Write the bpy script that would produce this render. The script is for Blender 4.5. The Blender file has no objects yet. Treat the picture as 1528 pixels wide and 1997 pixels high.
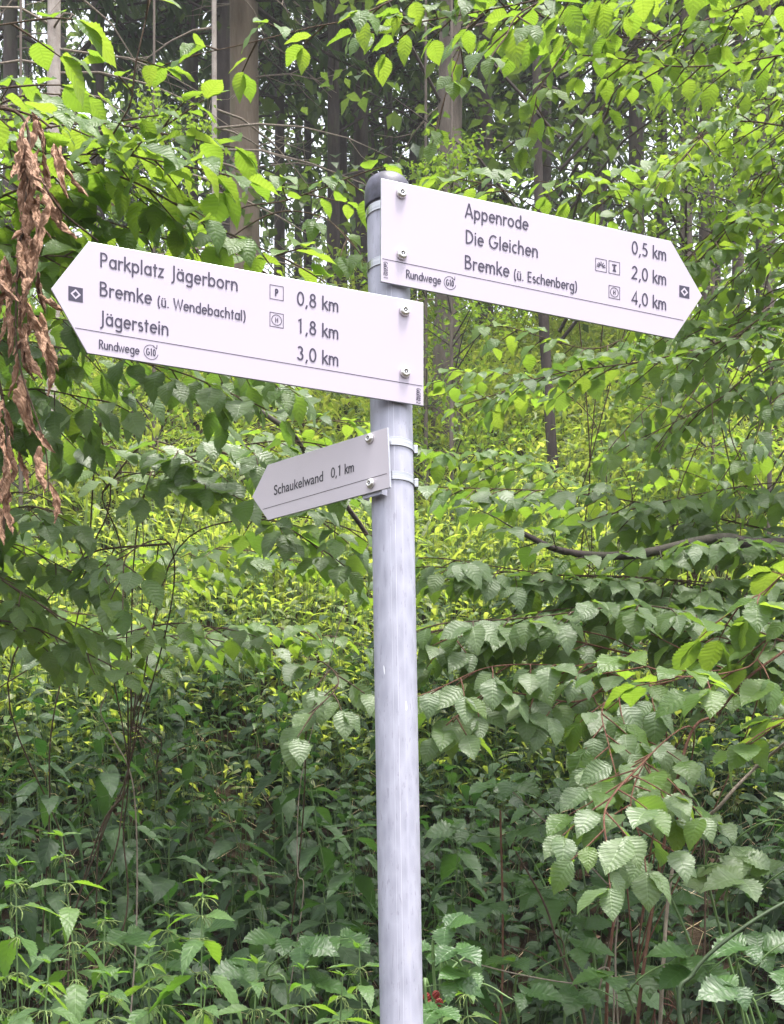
import bpy, math, random
import numpy as np
from mathutils import Vector, Matrix, noise as mnoise
from math import pi, sin, cos, radians as R
rng = random.Random(7)
C = bpy.context.scene
COL = C.collection
# ------------------------------------------------------------------ camera, world, sun, exposure
F, CX, HY, EYE = 2700.0, 764.0, 1850.0, 1.6      # focal length and horizon as measured on the photograph
cam = bpy.data.objects.new('camera', bpy.data.cameras.new('camera')); COL.objects.link(cam)
cam.location = (0, 0, EYE); cam.rotation_euler = (pi/2, 0, 0)
cd = cam.data; cd.sensor_fit = 'VERTICAL'; cd.sensor_height = 24; cd.lens = F/1997*24
cd.shift_y = (HY-998.5)/1997; cd.clip_end = 600; cd.clip_start = .05
C.camera = cam
C.render.engine = 'CYCLES'
C.render.resolution_x, C.render.resolution_y = 784, 1024
C.view_settings.view_transform = 'Standard'; C.view_settings.look = 'None'
C.view_settings.gamma = 1; C.view_settings.use_curve_mapping = False
C.view_settings.exposure = 1.48
C.cycles.max_bounces = 8; C.cycles.diffuse_bounces = 4; C.cycles.transmission_bounces = 6
SUN_DIR = Vector((.27, -.22, 1.40)).normalized()
elev = math.asin(SUN_DIR.z); azim = math.atan2(SUN_DIR.x, SUN_DIR.y)
W = bpy.data.worlds.new('World'); C.world = W; W.use_nodes = True
nt = W.node_tree; nt.nodes.clear()
sk = nt.nodes.new('ShaderNodeTexSky'); sk.sky_type = 'NISHITA'; sk.sun_disc = False
sk.sun_elevation = elev; sk.sun_rotation = azim; sk.air_density = 1.3; sk.dust_density = 4
hs = nt.nodes.new('ShaderNodeHueSaturation'); hs.inputs['Saturation'].default_value = .30
hs.inputs['Value'].default_value = 1.35
bg = nt.nodes.new('ShaderNodeBackground'); bg.inputs[1].default_value = .15
wo = nt.nodes.new('ShaderNodeOutputWorld')
nt.links.new(sk.outputs[0], hs.inputs['Color']); nt.links.new(hs.outputs[0], bg.inputs[0]); nt.links.new(bg.outputs[0], wo.inputs[0])
sl = bpy.data.lights.new('sun', 'SUN'); sl.energy = 2.9; sl.angle = R(12); sl.color = (1, .955, .89)
so = bpy.data.objects.new('sun', sl); COL.objects.link(so)
so.rotation_euler = SUN_DIR.to_track_quat('Z', 'Y').to_euler()

# ------------------------------------------------------------------ helpers
def P(px, py, Y):                                 # a measured point of the photograph at a distance Y -> world
    return Vector(((px-CX)/F*Y, Y, EYE+(HY-py)/F*Y))
def proj(p):
    if p[1] < .3: return (-9999, -9999)
    return (CX+p[0]/p[1]*F, HY-(p[2]-EYE)/p[1]*F)
def inview(p, m=40):
    x, y = proj(p); return -m < x < 1528+m and -m < y < 1997+m
def obj(name, me, mat=None, parent=None, loc=None):
    o = bpy.data.objects.new(name, me); COL.objects.link(o)
    if mat is not None and me is not None and not me.materials: me.materials.append(mat)
    if parent is not None: o.parent = parent
    if loc is not None: o.location = loc
    return o
def thing(name, label, cat, loc=(0, 0, 0), group=None, rot=(0, 0, 0)):
    o = bpy.data.objects.new(name, None); COL.objects.link(o); o.location = loc; o.rotation_euler = rot
    o.empty_display_size = .1
    o['label'] = label; o['category'] = cat
    if group: o['group'] = group
    return o
def mesh_np(name, V, Fq, nside, uv=None, rnd=None, smooth=False):
    """V (n,3); Fq (m,k) equal-sized polygons; uv per vertex; rnd per vertex"""
    me = bpy.data.meshes.new(name); V = np.asarray(V, np.float32); Fq = np.asarray(Fq, np.int32)
    me.vertices.add(len(V)); me.vertices.foreach_set('co', V.ravel())
    me.loops.add(Fq.size); me.loops.foreach_set('vertex_index', Fq.ravel())
    me.polygons.add(len(Fq)); me.polygons.foreach_set('loop_start', np.arange(0, Fq.size, nside, dtype=np.int32))
    if smooth: me.polygons.foreach_set('use_smooth', np.ones(len(Fq), bool))
    if uv is not None:
        l = me.uv_layers.new(name='UVMap'); l.data.foreach_set('uv', np.asarray(uv, np.float32)[Fq.ravel()].ravel())
    if rnd is not None:
        a = me.attributes.new('rnd', 'FLOAT', 'POINT'); a.data.foreach_set('value', np.asarray(rnd, np.float32))
    me.update(calc_edges=True); me.validate(); return me
def mesh_py(name, V, Fs, smooth=False):
    me = bpy.data.meshes.new(name); me.from_pydata([tuple(v) for v in V], [], Fs); me.update()
    if smooth:
        for p in me.polygons: p.use_smooth = True
    return me
class Tubes:                                      # many tapered tubes in one mesh
    def __init__(s, n=6): s.V = []; s.F = []; s.n = n; s.uv = []
    def add(s, pts, rad, wob=0):
        n = s.n; b = len(s.V); L = 0
        pts = [Vector(p) for p in pts]; m = len(pts); last = None
        for i, p in enumerate(pts):
            t = (pts[min(i+1, m-1)]-pts[max(i-1, 0)])
            if t.length < 1e-9: t = Vector((0, 0, 1))
            t.normalize()
            if last is None:
                a = t.orthogonal().normalized()
            else:
                a = (last - t*last.dot(t)).normalized()
            last = a; c = t.cross(a)
            r = rad[i] if isinstance(rad, (list, tuple)) else rad
            if i: L += (p-pts[i-1]).length
            for k in range(n):
                w = 2*pi*k/n; rr = r*(1+wob*mnoise.noise(Vector((k*1.7, L*3, r*50))))
                s.V.append(p+(a*cos(w)+c*sin(w))*rr); s.uv.append((k/n, L))
        for i in range(m-1):
            for k in range(n):
                k2 = (k+1) % n
                s.F.append((b+i*n+k, b+i*n+k2, b+(i+1)*n+k2, b+(i+1)*n+k))
        return s
    def mesh(s, name, off=(0, 0, 0)):
        V = np.array([tuple(v) for v in s.V], np.float32)-np.array(off, np.float32)
        return mesh_np(name, V, s.F, 4, uv=s.uv, smooth=True)
def catmull(pts, n=8):
    pts = [Vector(p) for p in pts]
    if len(pts) < 3: 
        return [pts[0].lerp(pts[-1], i/n) for i in range(n+1)]
    q = [2*pts[0]-pts[1]]+pts+[2*pts[-1]-pts[-2]]; out = []
    for i in range(1, len(q)-2):
        for k in range(n):
            t = k/n; a, b, c, d = q[i-1], q[i], q[i+1], q[i+2]
            out.append(.5*((2*b)+(c-a)*t+(2*a-5*b+4*c-d)*t*t+(3*b-a-3*c+d)*t**3))
    out.append(pts[-1]); return out
PROF = [(-60, -.3), (-6, 0), (3.1, 0), (3.8, .3), (4.7, .95), (6, 2.05), (8, 3.65), (11, 5.75), (15, 7.9), (20, 10.3), (26, 12.6), (32, 13.8), (60, 14.5), (300, 12)]
def ground_z(x, y):
    for (a, za), (b, zb) in zip(PROF, PROF[1:]):
        if y <= b:
            t = (y-a)/(b-a); z = za+(zb-za)*t; break
    else: z = 12
    k = max(0, min(1, (y-3)/6))
    z += k*(.22*mnoise.noise(Vector((x*.35, y*.35, 1)))+.10*mnoise.noise(Vector((x*1.1, y*1.1, 5))))
    z += max(0, min(1, (y-8)/10))*.9*mnoise.noise(Vector((x*.09, y*.09, 9)))
    return z+.012*mnoise.noise(Vector((x*2, y*2, 3)))

# ------------------------------------------------------------------ materials
class N:
    def __init__(s, name):
        s.m = bpy.data.materials.new(name); s.m.use_nodes = True; s.t = s.m.node_tree; s.t.nodes.clear()
        s.out = s.new('OutputMaterial')
    def new(s, typ, **kw):
        n = s.t.nodes.new('ShaderNode'+typ)
        for k, v in kw.items():
            if k[0] == '_': n.inputs[int(k[1:])].default_value = v
            else: setattr(n, k, v)
        return n
    def l(s, a, b): s.t.links.new(a, b)
    def math(s, op, a, b=None, c=None, clamp=False):
        n = s.new('Math', operation=op); n.use_clamp = clamp
        for i, v in enumerate((a, b, c)):
            if v is None: continue
            if isinstance(v, (int, float)): n.inputs[i].default_value = v
            else: s.l(v, n.inputs[i])
        return n.outputs[0]
    def mix(s, f, a, b):
        n = s.new('MixRGB')
        for i, v in enumerate((f, a, b)):
            if isinstance(v, (int, float)): n.inputs[i].default_value = v
            elif isinstance(v, tuple): n.inputs[i].default_value = (*v, 1) if len(v) == 3 else v
            else: s.l(v, n.inputs[i])
        return n.outputs[0]
    def noise(s, scale, detail=4, vec=None, rough=.55):
        n = s.new('TexNoise'); n.inputs['Scale'].default_value = scale; n.inputs['Detail'].default_value = detail
        n.inputs['Roughness'].default_value = rough
        if vec is not None: s.l(vec, n.inputs['Vector'])
        return n.outputs[0]
    def ramp(s, f, stops):
        n = s.new('ValToRGB'); e = n.color_ramp.elements
        while len(e) < len(stops): e.new(.5)
        for q, (p, c) in zip(e, stops): q.position = p; q.color = (*c, 1) if len(c) == 3 else c
        s.l(f, n.inputs[0]); return n.outputs[0]
    def coord(s, which='Object', scale=None):
        o = s.new('TexCoord').outputs[which]
        if scale:
            m = s.new('Mapping'); m.inputs['Scale'].default_value = scale; s.l(o, m.inputs[0]); o = m.outputs[0]
        return o
    def bump(s, h, strength, dist):
        n = s.new('Bump'); n.inputs['Strength'].default_value = strength; n.inputs['Distance'].default_value = dist
        s.l(h, n.inputs['Height']); return n.outputs[0]
    def principled(s, color, rough=.5, metal=0, spec=.5, normal=None):
        n = s.new('BsdfPrincipled')
        for k, v in (('Base Color', color), ('Roughness', rough), ('Metallic', metal), ('Specular IOR Level', spec)):
            if isinstance(v, (int, float)): n.inputs[k].default_value = v
            elif isinstance(v, tuple): n.inputs[k].default_value = (*v, 1)
            else: s.l(v, n.inputs[k])
        if normal is not None: s.l(normal, n.inputs['Normal'])
        return n
    def done(s, sh): s.l(sh, s.out.inputs['Surface']); return s.m
def simple(name, col, rough=.6, metal=0, spec=.5, var=.15, scale=20, bump=0):
    n = N(name); c = n.coord('Object'); f = n.noise(scale, 5, c)
    d = tuple(v*(1-var) for v in col); b = tuple(min(1, v*(1+var)) for v in col)
    colr = n.ramp(f, [(.3, d), (.7, b)])
    nm = n.bump(f, .5, bump) if bump else None
    return n.done(n.principled(colr, rough, metal, spec, nm).outputs[0])
def leaf_mat(name, cols, trans, tfac=.42, rough=.42, nv=8, vein=.5, under=None, bumpd=.0016, spec=.5, spots=0):
    """two-sided leaf: reflecting upper side, paler underside, light passing through"""
    n = N(name)
    at = n.new('Attribute', attribute_name='rnd').outputs['Fac']
    oi = n.new('ObjectInfo').outputs['Random']
    r = n.math('FRACT', n.math('ADD', at, oi))
    uv = n.new('SeparateXYZ'); n.l(n.new('TexCoord').outputs['UV'], uv.inputs[0])
    av = n.math('ABSOLUTE', n.math('MULTIPLY_ADD', uv.outputs[1], 2, -1))
    s_ = n.math('SUBTRACT', uv.outputs[0], n.math('MULTIPLY', av, .22))
    pp = n.math('PINGPONG', n.math('MULTIPLY', s_, nv), .5)           # 0..0.5
    line = n.math('SUBTRACT', 1, n.math('MULTIPLY', pp, 5, clamp=True), clamp=True)
    mid = n.math('SUBTRACT', 1, n.math('MULTIPLY', av, 16, clamp=True), clamp=True)
    vf = n.math('MAXIMUM', n.math('MULTIPLY', line, .6), mid)
    k = len(cols)-1
    base = n.ramp(r, [(i/k, c) for i, c in enumerate(cols)])
    mott = n.noise(9, 3, n.coord('UV'))
    base = n.mix(n.math('MULTIPLY', mott, .35), base, tuple(v*.6 for v in cols[0]))
    vc = tuple(min(1, v*1.9+.015) for v in cols[-1])
    colr = n.mix(n.math('MULTIPLY', vf, vein), base, vc)
    if spots:
        sp = n.math('GREATER_THAN', n.noise(3.3, 4, n.coord('UV')), .66)
        colr = n.mix(n.math('MULTIPLY', sp, spots), colr, (.16, .09, .03))
    u = under or tuple(min(1, v*1.25+.02) for v in cols[-1])
    bf = n.new('NewGeometry').outputs['Backfacing']
    colr = n.mix(n.math('MULTIPLY', bf, .55), colr, u)
    h = n.math('SUBTRACT', pp, n.math('MULTIPLY', mid, .3))
    nm = n.bump(h, .8, bumpd)
    pr = n.principled(colr, rough, 0, spec, nm)
    tr = n.new('BsdfTranslucent'); n.l(nm, tr.inputs['Normal'])
    tcol = n.mix(n.math('MULTIPLY', vf, .45), n.mix(r, trans[0], trans[1]), tuple(v*.5 for v in trans[0]))
    n.l(tcol, tr.inputs[0])
    mx = n.new('MixShader'); mx.inputs[0].default_value = tfac
    n.l(pr.outputs[0], mx.inputs[1]); n.l(tr.outputs[0], mx.inputs[2])
    return n.done(mx.outputs[0])
def bark_mat(name, a, b, c, sc=(14, 14, 3), moss=0):
    n = N(name); co = n.coord('Object', sc)
    f = n.noise(1.0, 8, co, .7); g = n.noise(.35, 4, co)
    colr = n.ramp(f, [(.28, a), (.5, b), (.75, c)])
    colr = n.mix(n.math('MULTIPLY', g, .5), colr, b)
    if moss:
        ms = n.math('GREATER_THAN', n.noise(.5, 6, co), .56)
        colr = n.mix(n.math('MULTIPLY', ms, moss), colr, (.06, .09, .03))
    return n.done(n.principled(colr, .85, 0, .2, n.bump(f, .9, .02)).outputs[0])
M = {}
M['hornbeam'] = leaf_mat('hornbeam_leaf', [(.052, .098, .026), (.072, .13, .032), (.095, .155, .040)], [(.22, .38, .03), (.32, .46, .04)], .46, .48, 9, .3, spots=.25)
M['hornbeam_light'] = leaf_mat('light_hornbeam_leaf', [(.055, .115, .020), (.075, .15, .024), (.10, .17, .03)], [(.21, .36, .03), (.31, .43, .04)], .48, .46, 9, .3, spots=.2)
M['hornbeam_grey'] = leaf_mat('broad_hornbeam_leaf', [(.075, .125, .045), (.095, .15, .055), (.12, .175, .07)], [(.20, .38, .04), (.30, .46, .05)], .36, .46, 9, .55, bumpd=.0014, spec=.7)
M['nettle'] = leaf_mat('nettle_leaf', [(.055, .115, .035), (.075, .145, .045), (.10, .17, .05)], [(.18, .40, .03), (.30, .52, .04)], .38, .48, 6, .45)
M['nettle_shaded'] = leaf_mat('shade_tinted_nettle_leaf', [(.014, .035, .012), (.022, .049, .016), (.034, .070, .022)], [(.05, .15, .02), (.10, .22, .03)], .24, .56, 6, .4, spec=.28)  # darker copy of the nettle leaf, bank shade painted into its colour
M['bramble'] = leaf_mat('bramble_leaf', [(.030, .075, .022), (.042, .100, .026), (.055, .12, .03)], [(.16, .36, .02), (.24, .45, .03)], .34, .42, 7, .5)
M['cover'] = leaf_mat('ground_cover_leaf', [(.055, .115, .024), (.095, .16, .03), (.14, .185, .045), (.18, .20, .09)], [(.32, .48, .04), (.56, .62, .09)], .48, .45, 5, .2)
M['cover_shaded'] = leaf_mat('shade_tinted_bank_leaf', [(.010, .026, .009), (.016, .038, .012), (.026, .056, .017)], [(.05, .15, .02), (.10, .22, .03)], .24, .58, 6, .35, spec=.22)  # overhead shade on the bank painted in as very dark leaf colour
M['yellow'] = leaf_mat('yellowed_leaf', [(.16, .17, .03), (.2, .2, .03)], [(.6, .6, .04), (.7, .62, .05)], .5, .5, 7, .3)
M['forest'] = leaf_mat('forest_leaf', [(.022, .048, .018), (.034, .065, .022), (.045, .08, .026)], [(.12, .20, .03), (.18, .26, .04)], .36, .5, 5, .1)
M['spruce'] = leaf_mat('spruce_needles', [(.022, .05, .020), (.035, .065, .024), (.045, .08, .03)], [(.08, .16, .03), (.12, .2, .03)], .25, .6, 5, .1)
n = N('dead_leaf'); r_ = n.new('ObjectInfo').outputs['Random']
uvn = n.new('SeparateXYZ'); n.l(n.new('TexCoord').outputs['UV'], uvn.inputs[0])
w_ = n.math('PINGPONG', n.math('MULTIPLY', n.math('ADD', uvn.outputs[0], n.math('MULTIPLY', uvn.outputs[1], .35)), 13), .5)
cl = n.mix(n.math('MULTIPLY', n.noise(6, 4, n.coord('UV')), 1.0), (.13, .065, .038), (.36, .21, .135))
cl = n.mix(r_, cl, n.mix(.5, cl, (.42, .25, .15)))
cl = n.mix(n.math('SUBTRACT', 1, n.math('MULTIPLY', w_, 3.5, clamp=True)), cl, (.20, .10, .06))
M['dead'] = n.done(n.principled(cl, .7, 0, .3, n.bump(w_, .7, .0016)).outputs[0])
M['bark_grey'] = bark_mat('grey_bark', (.05, .042, .038), (.13, .105, .09), (.24, .2, .17), (9, 9, 2.5))
M['bark_dark'] = bark_mat('dark_bark', (.028, .022, .022), (.07, .055, .052), (.13, .10, .095), (10, 10, 2), .2)
M['bark_beech'] = bark_mat('warm_bark', (.09, .065, .048), (.19, .145, .11), (.30, .235, .18), (8, 8, 1.5), .25)
M['bark_pale'] = bark_mat('pale_bark', (.20, .165, .15), (.40, .34, .31), (.55, .49, .45), (14, 14, 9))
M['twig'] = bark_mat('twig_bark', (.05, .033, .022), (.10, .066, .045), (.17, .12, .09), (60, 60, 20))
M['twig_red'] = bark_mat('red_twig_bark', (.10, .04, .028), (.17, .08, .055), (.26, .15, .10), (60, 60, 20))
M['twig_grey'] = bark_mat('grey_twig_bark', (.14, .11, .09), (.27, .22, .18), (.40, .34, .28), (60, 60, 20))
M['stem_green'] = simple('green_stem', (.10, .17, .05), .55, var=.3, scale=40)
M['stem_dark'] = simple('dark_green_cane', (.035, .06, .022), .5, var=.3, scale=40)
M['catkin'] = simple('nettle_catkin', (.17, .23, .07), .8, var=.35, scale=300)
M['straw'] = simple('dry_straw', (.42, .33, .19), .8, var=.3, scale=60)

# ------------------------------------------------------------------ leaf templates (y = along, z = up)
def leaf_tpl(n=12, wid=.36, peak=.42, tooth=.05, fold=.18, curl=.25, twist=0, wave=.02, base=.0, tip=1.0):
    """unit-length leaf; rows of three vertices; returns V, F(quads), UV"""
    V = []; UV = []; Fq = []
    for i in range(n+1):
        t = i/n
        a = t/peak if t < peak else 1+(t-peak)/(1-peak)
        w = math.sin(pi/2*a)**(.75 if t < peak else 1.15*tip) if 0 < t < 1 else 0
        w = max(w, base if i == 0 else 0)
        w *= wid*(1+(tooth*4 if i % 2 else -tooth*2) if 0 < i < n else 1)
        z = -curl*t*t; y = t-.18*curl*t*t
        tw = twist*t
        for sgn in (-1, 0, 1):
            x = w*sgn; zz = z+abs(x)*fold+wave*math.sin(t*17+sgn*1.5)*abs(sgn)
            V.append((x*cos(tw), y+abs(sgn)*w*.12*(-1), zz+x*sin(tw))); UV.append((t, .5+.5*sgn))
        if i:
            b = (i-1)*3
            Fq += [(b, b+1, b+4, b+3), (b+1, b+2, b+5, b+4)]
    return np.array(V, np.float32), np.array(Fq, np.int32), np.array(UV, np.float32)
def dead_tpl(seed):
    """withered leaf rolled lengthwise into a ribbed, twisted scroll"""
    r = random.Random(seed); n = 22; k = 11; V = []; UV = []; Fq = []
    arc = r.uniform(2.0, 3.8); tw = r.uniform(-.9, .9); bx = r.uniform(-.2, .2); by = r.uniform(-.15, .15)
    for i in range(n+1):
        t = i/n; w = (math.sin(pi*min(1, t*1.02)**.85)**.75 if 0 < t < 1 else .0)*.086+.004
        for j in range(k):
            s = j/(k-1)-.5; a = arc*s+tw*t
            rad = w*(1+.055*math.sin((t+s*.35)*2*pi*11)+.10*r.uniform(-1, 1))*(1-.22*abs(s))
            nz = mnoise.noise(Vector((t*7, s*4, seed*3.3))); nz2 = mnoise.noise(Vector((t*9, s*6, seed*5.1+9)))
            rad *= 1+.9*nz
            V.append((rad*math.sin(a)+bx*math.sin(t*3)+.022*nz2, t+.05*nz2, rad*math.cos(a)+by*math.sin(t*4)+.03*nz)); UV.append((t, s+.5))
        if i:
            for j in range(k-1):
                b = (i-1)*k+j; Fq.append((b, b+1, b+k+1, b+k))
    return np.array(V, np.float32), np.array(Fq, np.int32), np.array(UV, np.float32)
TPL = {
 'horn': [leaf_tpl(28, .325, .47, .026, f, c, tw, w) for f, c, tw, w in ((.18, .12, .1, .012), (.30, .28, -.2, .02), (.10, .40, .25, .025), (.38, .05, -.1, .02), (.22, .55, .0, .02))],
 'horn_lo': [leaf_tpl(6, .325, .47, .0, f, c, tw, .02) for f, c, tw in ((.2, .15, .1), (.35, .35, -.2), (.1, .45, .2))],
 'nettle_lo': [leaf_tpl(8, .28, .27, .01, f, c, tw, .012, .10, 1.0) for f, c, tw in ((.25, .25, .1), (.15, .5, -.2), (.35, .1, .1))],
 'nettle': [leaf_tpl(22, .195, .26, .035, f, c, tw, .012, .10, 1.0) for f, c, tw in ((.25, .25, .1), (.15, .5, -.2), (.35, .1, .1))],
 'bramble': [leaf_tpl(18, .36, .42, .045, f, c, tw, .02, .05) for f, c, tw in ((.2, .2, .1), (.3, .4, -.1))],
 'cover': [leaf_tpl(4, .24, .4, 0, f, c, tw, .0) for f, c, tw in ((.25, .2, .1), (.4, .5, -.2), (.1, .7, .3))],
 'lance': [leaf_tpl(4, .11, .35, 0, .3, c, .2, .0) for c in (.25, .6)],
 'far': [leaf_tpl(2, .3, .5, 0, .3, .3, 0, 0)],
 'needle': [leaf_tpl(2, .10, .4, 0, .2, .35, 0, 0)],
 'grass': [leaf_tpl(4, .03, .3, 0, .3, c, .3, 0) for c in (.4, .9)],
}
TPLD = [dead_tpl(i) for i in range(7)]
LM = {}
def leaf_mesh(kind, i, mat):
    key = (kind, i, mat)
    if key not in LM:
        V, Fq, UV = TPLD[i] if kind == 'dead' else TPL[kind][i]
        me = mesh_np('leaf', V, Fq, 4, uv=UV, smooth=True); me.materials.append(M[mat]); LM[key] = me
    return LM[key]
def frame(d, up):
    d = d.normalized(); z = (up-d*up.dot(d))
    if z.length < 1e-3: z = d.orthogonal()
    z.normalize(); x = d.cross(z)
    return x, d, z
def merged(name, kind, T, mat, parent=None, off=(0, 0, 0)):
    """T: list of (pos, dir, up, size) -> all leaves in one mesh"""
    if not T: return None
    tpls = TPL[kind]; Vs = []; Fs = []; Us = []; Rs = []; b = 0
    arr = np.empty((len(T), 13), np.float32)
    for i, (p, d, u, s) in enumerate(T):
        x, y, z = frame(d, u)
        arr[i] = (*p, *x, *y, *z, s)
    rr = np.random.RandomState(len(T)); which = rr.randint(0, len(tpls), len(T)); rv = rr.rand(len(T)).astype(np.float32)
    for k, (V, Fq, UV) in enumerate(tpls):
        a = arr[which == k]; r = rv[which == k]
        if not len(a): continue
        L = V[None, :, :]*a[:, 12][:, None, None]
        Wd = a[:, None, 0:3]+L[:, :, 0:1]*a[:, None, 3:6]+L[:, :, 1:2]*a[:, None, 6:9]+L[:, :, 2:3]*a[:, None, 9:12]
        m = len(a); nv = len(V)
        Vs.append(Wd.reshape(-1, 3)); Fs.append((Fq[None]+(np.arange(m)*nv)[:, None, None]+b).reshape(-1, 4))
        Us.append(np.tile(UV, (m, 1))); Rs.append(np.repeat(r, nv)); b += m*nv
    V = np.concatenate(Vs)-np.array(off, np.float32)
    me = mesh_np(name, V, np.concatenate(Fs), 4, uv=np.concatenate(Us), rnd=np.concatenate(Rs), smooth=True)
    me.materials.append(M[mat] if isinstance(mat, str) else mat)
    o = obj(name, me, None, parent); o['kind'] = 'stuff'; return o
def place_leaf(T, kind, mat, parent, off, i=None, name='leaf'):
    p, d, u, s = T
    n_ = len(TPLD) if kind == 'dead' else len(TPL[kind])
    o = obj(name, leaf_mesh(kind, rng.randrange(n_) if i is None else i, mat), None, parent)
    x, y, z = frame(d, u)
    q = p-Vector(off)
    sx = s*rng.uniform(.88, 1.12)
    o.matrix_local = Matrix(((x.x*sx, y.x*s, z.x*s, q.x), (x.y*sx, y.y*s, z.y*s, q.y), (x.z*sx, y.z*s, z.z*s, q.z), (0, 0, 0, 1)))
    return o
def rv(a=1): return Vector((rng.uniform(-a, a), rng.uniform(-a, a), rng.uniform(-a, a)))
UP = Vector((0, 0, 1))
def ground_pt(x, y): return Vector((x, y, ground_z(x, y)))

# ------------------------------------------------------------------ the setting
def build_ground():
    xs = np.concatenate([np.linspace(-140, -26, 10), np.linspace(-25, 25, 160), np.linspace(26, 140, 10)])
    ys = np.concatenate([np.linspace(-35, 2, 10), np.linspace(2.3, 16, 130), np.linspace(16.5, 60, 60), np.linspace(63, 85, 5)])
    V = [(x, y, ground_z(x, y)) for y in ys for x in xs]; nx = len(xs)
    idx = np.arange(len(V)).reshape(len(ys), nx)
    Fq = np.stack([idx[:-1, :-1], idx[:-1, 1:], idx[1:, 1:], idx[1:, :-1]], -1).reshape(-1, 4)
    n = N('forest_soil'); co = n.coord('Object')
    f = n.noise(6, 10, co, .7); g = n.noise(45, 6, co, .7)
    c = n.ramp(f, [(.3, (.018, .013, .009)), (.5, (.045, .032, .02)), (.72, (.085, .06, .038))])
    c = n.mix(n.math('MULTIPLY', g, .6), c, (.07, .045, .028))
    c = n.mix(n.math('GREATER_THAN', n.noise(2.2, 6, co), .55), c, (.03, .05, .014))
    mat = n.done(n.principled(c, .95, 0, .15, n.bump(g, 1, .03)).outputs[0])
    o = obj('ground', mesh_np('ground', V, Fq, 4, smooth=True), mat); o['kind'] = 'structure'
build_ground()

# ------------------------------------------------------------------ signpost
def seg_pole(z):        # axis of the (slightly leaning) pole
    return Vector((.0412-.0166*z, 2.370+.0452*z, z))
PR = .038
SP = thing('signpost', 'galvanised steel signpost carrying three white arrow boards in front of the bank', 'signpost', (.0412, 2.370, 0))
SO = Vector(SP.location)
for key_ in ('galv', 'galv_pole'):
  n = N('galvanised_steel' if key_ == 'galv' else 'galvanised_pole_steel'); co = n.coord('Object', (60, 60, 22)); co2 = n.coord('Object', (5, 5, 1.2)); co3 = n.coord('Object', (260, 260, 40))
  vo = n.new('TexVoronoi'); vo.inputs['Scale'].default_value = 1.0; n.l(co, vo.inputs[0])
  c = n.mix(.35, n.ramp(n.noise(1, 5, co2), [(.3, (.27, .275, .34)), (.7, (.40, .395, .48))]), n.ramp(vo.outputs['Distance'], [(0, (.20, .20, .25)), (1, (.54, .53, .63))]))
  spt = n.math('GREATER_THAN', n.noise(1, 3, co3), .64)
  c = n.mix(n.math('MULTIPLY', spt, .55), c, (.22, .21, .26))
  drp = n.math('GREATER_THAN', n.noise(1, 2, n.coord('Object', (40, 40, 9))), .765)
  c = n.mix(n.math('MULTIPLY', drp, .7), c, (.85, .85, .88))
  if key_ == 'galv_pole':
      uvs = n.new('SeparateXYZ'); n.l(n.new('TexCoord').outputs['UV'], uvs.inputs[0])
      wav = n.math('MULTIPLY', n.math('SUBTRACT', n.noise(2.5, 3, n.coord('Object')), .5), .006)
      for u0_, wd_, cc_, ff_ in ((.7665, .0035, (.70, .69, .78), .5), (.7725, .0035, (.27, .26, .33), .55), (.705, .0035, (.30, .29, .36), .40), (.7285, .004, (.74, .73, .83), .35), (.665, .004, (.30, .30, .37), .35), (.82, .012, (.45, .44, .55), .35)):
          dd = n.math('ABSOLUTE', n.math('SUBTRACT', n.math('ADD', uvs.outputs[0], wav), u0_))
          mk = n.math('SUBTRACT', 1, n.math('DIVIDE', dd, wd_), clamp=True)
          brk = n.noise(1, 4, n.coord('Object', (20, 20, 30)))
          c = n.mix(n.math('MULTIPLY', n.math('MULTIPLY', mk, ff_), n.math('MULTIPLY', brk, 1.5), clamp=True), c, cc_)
  rg = n.ramp(n.noise(1, 4, co), [(.3, (.42,)*3), (.7, (.62,)*3)])
  M[key_] = n.done(n.principled(c, rg, .12, .5, n.bump(n.noise(1, 4, co), .5, .0014)).outputs[0])
n = N('strap_steel'); f = n.noise(1, 3, n.coord('Object', (8, 8, 300)))
M['steel'] = n.done(n.principled(n.ramp(f, [(.3, (.30, .30, .31)), (.7, (.45, .44, .45))]), .16, 1, .5).outputs[0])
n = N('bolt_steel'); f = n.noise(200, 3, n.coord('Object'))
M['bolt'] = n.done(n.principled(n.ramp(f, [(.3, (.60, .59, .58)), (.7, (.74, .72, .71))]), .28, .85, .5).outputs[0])
M['cap'] = simple('weathered_black_plastic', (.055, .052, .08), .48, var=.45, scale=55, bump=.0008)
def board_mat(name, col):
    n = N(name); co = n.coord('Object')
    c = n.ramp(n.noise(3, 3, co), [(.3, tuple(v*.985 for v in col)), (.7, col)])
    dirt = n.math('MULTIPLY', n.math('SUBTRACT', n.noise(9, 8, co, .75), .56, clamp=True), .9, clamp=True)
    c = n.mix(dirt, c, tuple(v*.72 for v in col))
    return n.done(n.principled(c, .38, 0, .45, n.bump(n.noise(40, 3, co), .05, .0004)).outputs[0])
M['board'] = board_mat('white_board_coating', (.47, .415, .50))
M['board_grey'] = board_mat('matt_white_board_coating', (.50, .455, .505))
M['edge'] = simple('aluminium_edge', (.42, .42, .46), .4, .7, var=.1, scale=80)
M['ink'] = simple('printed_ink', (.022, .015, .045), .55, var=.1)
M['ink_black'] = simple('black_printed_ink', (.03, .026, .035), .55, var=.1)
M['ink_line'] = simple('thin_printed_ink', (.12, .10, .15), .55, var=.1)

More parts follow.
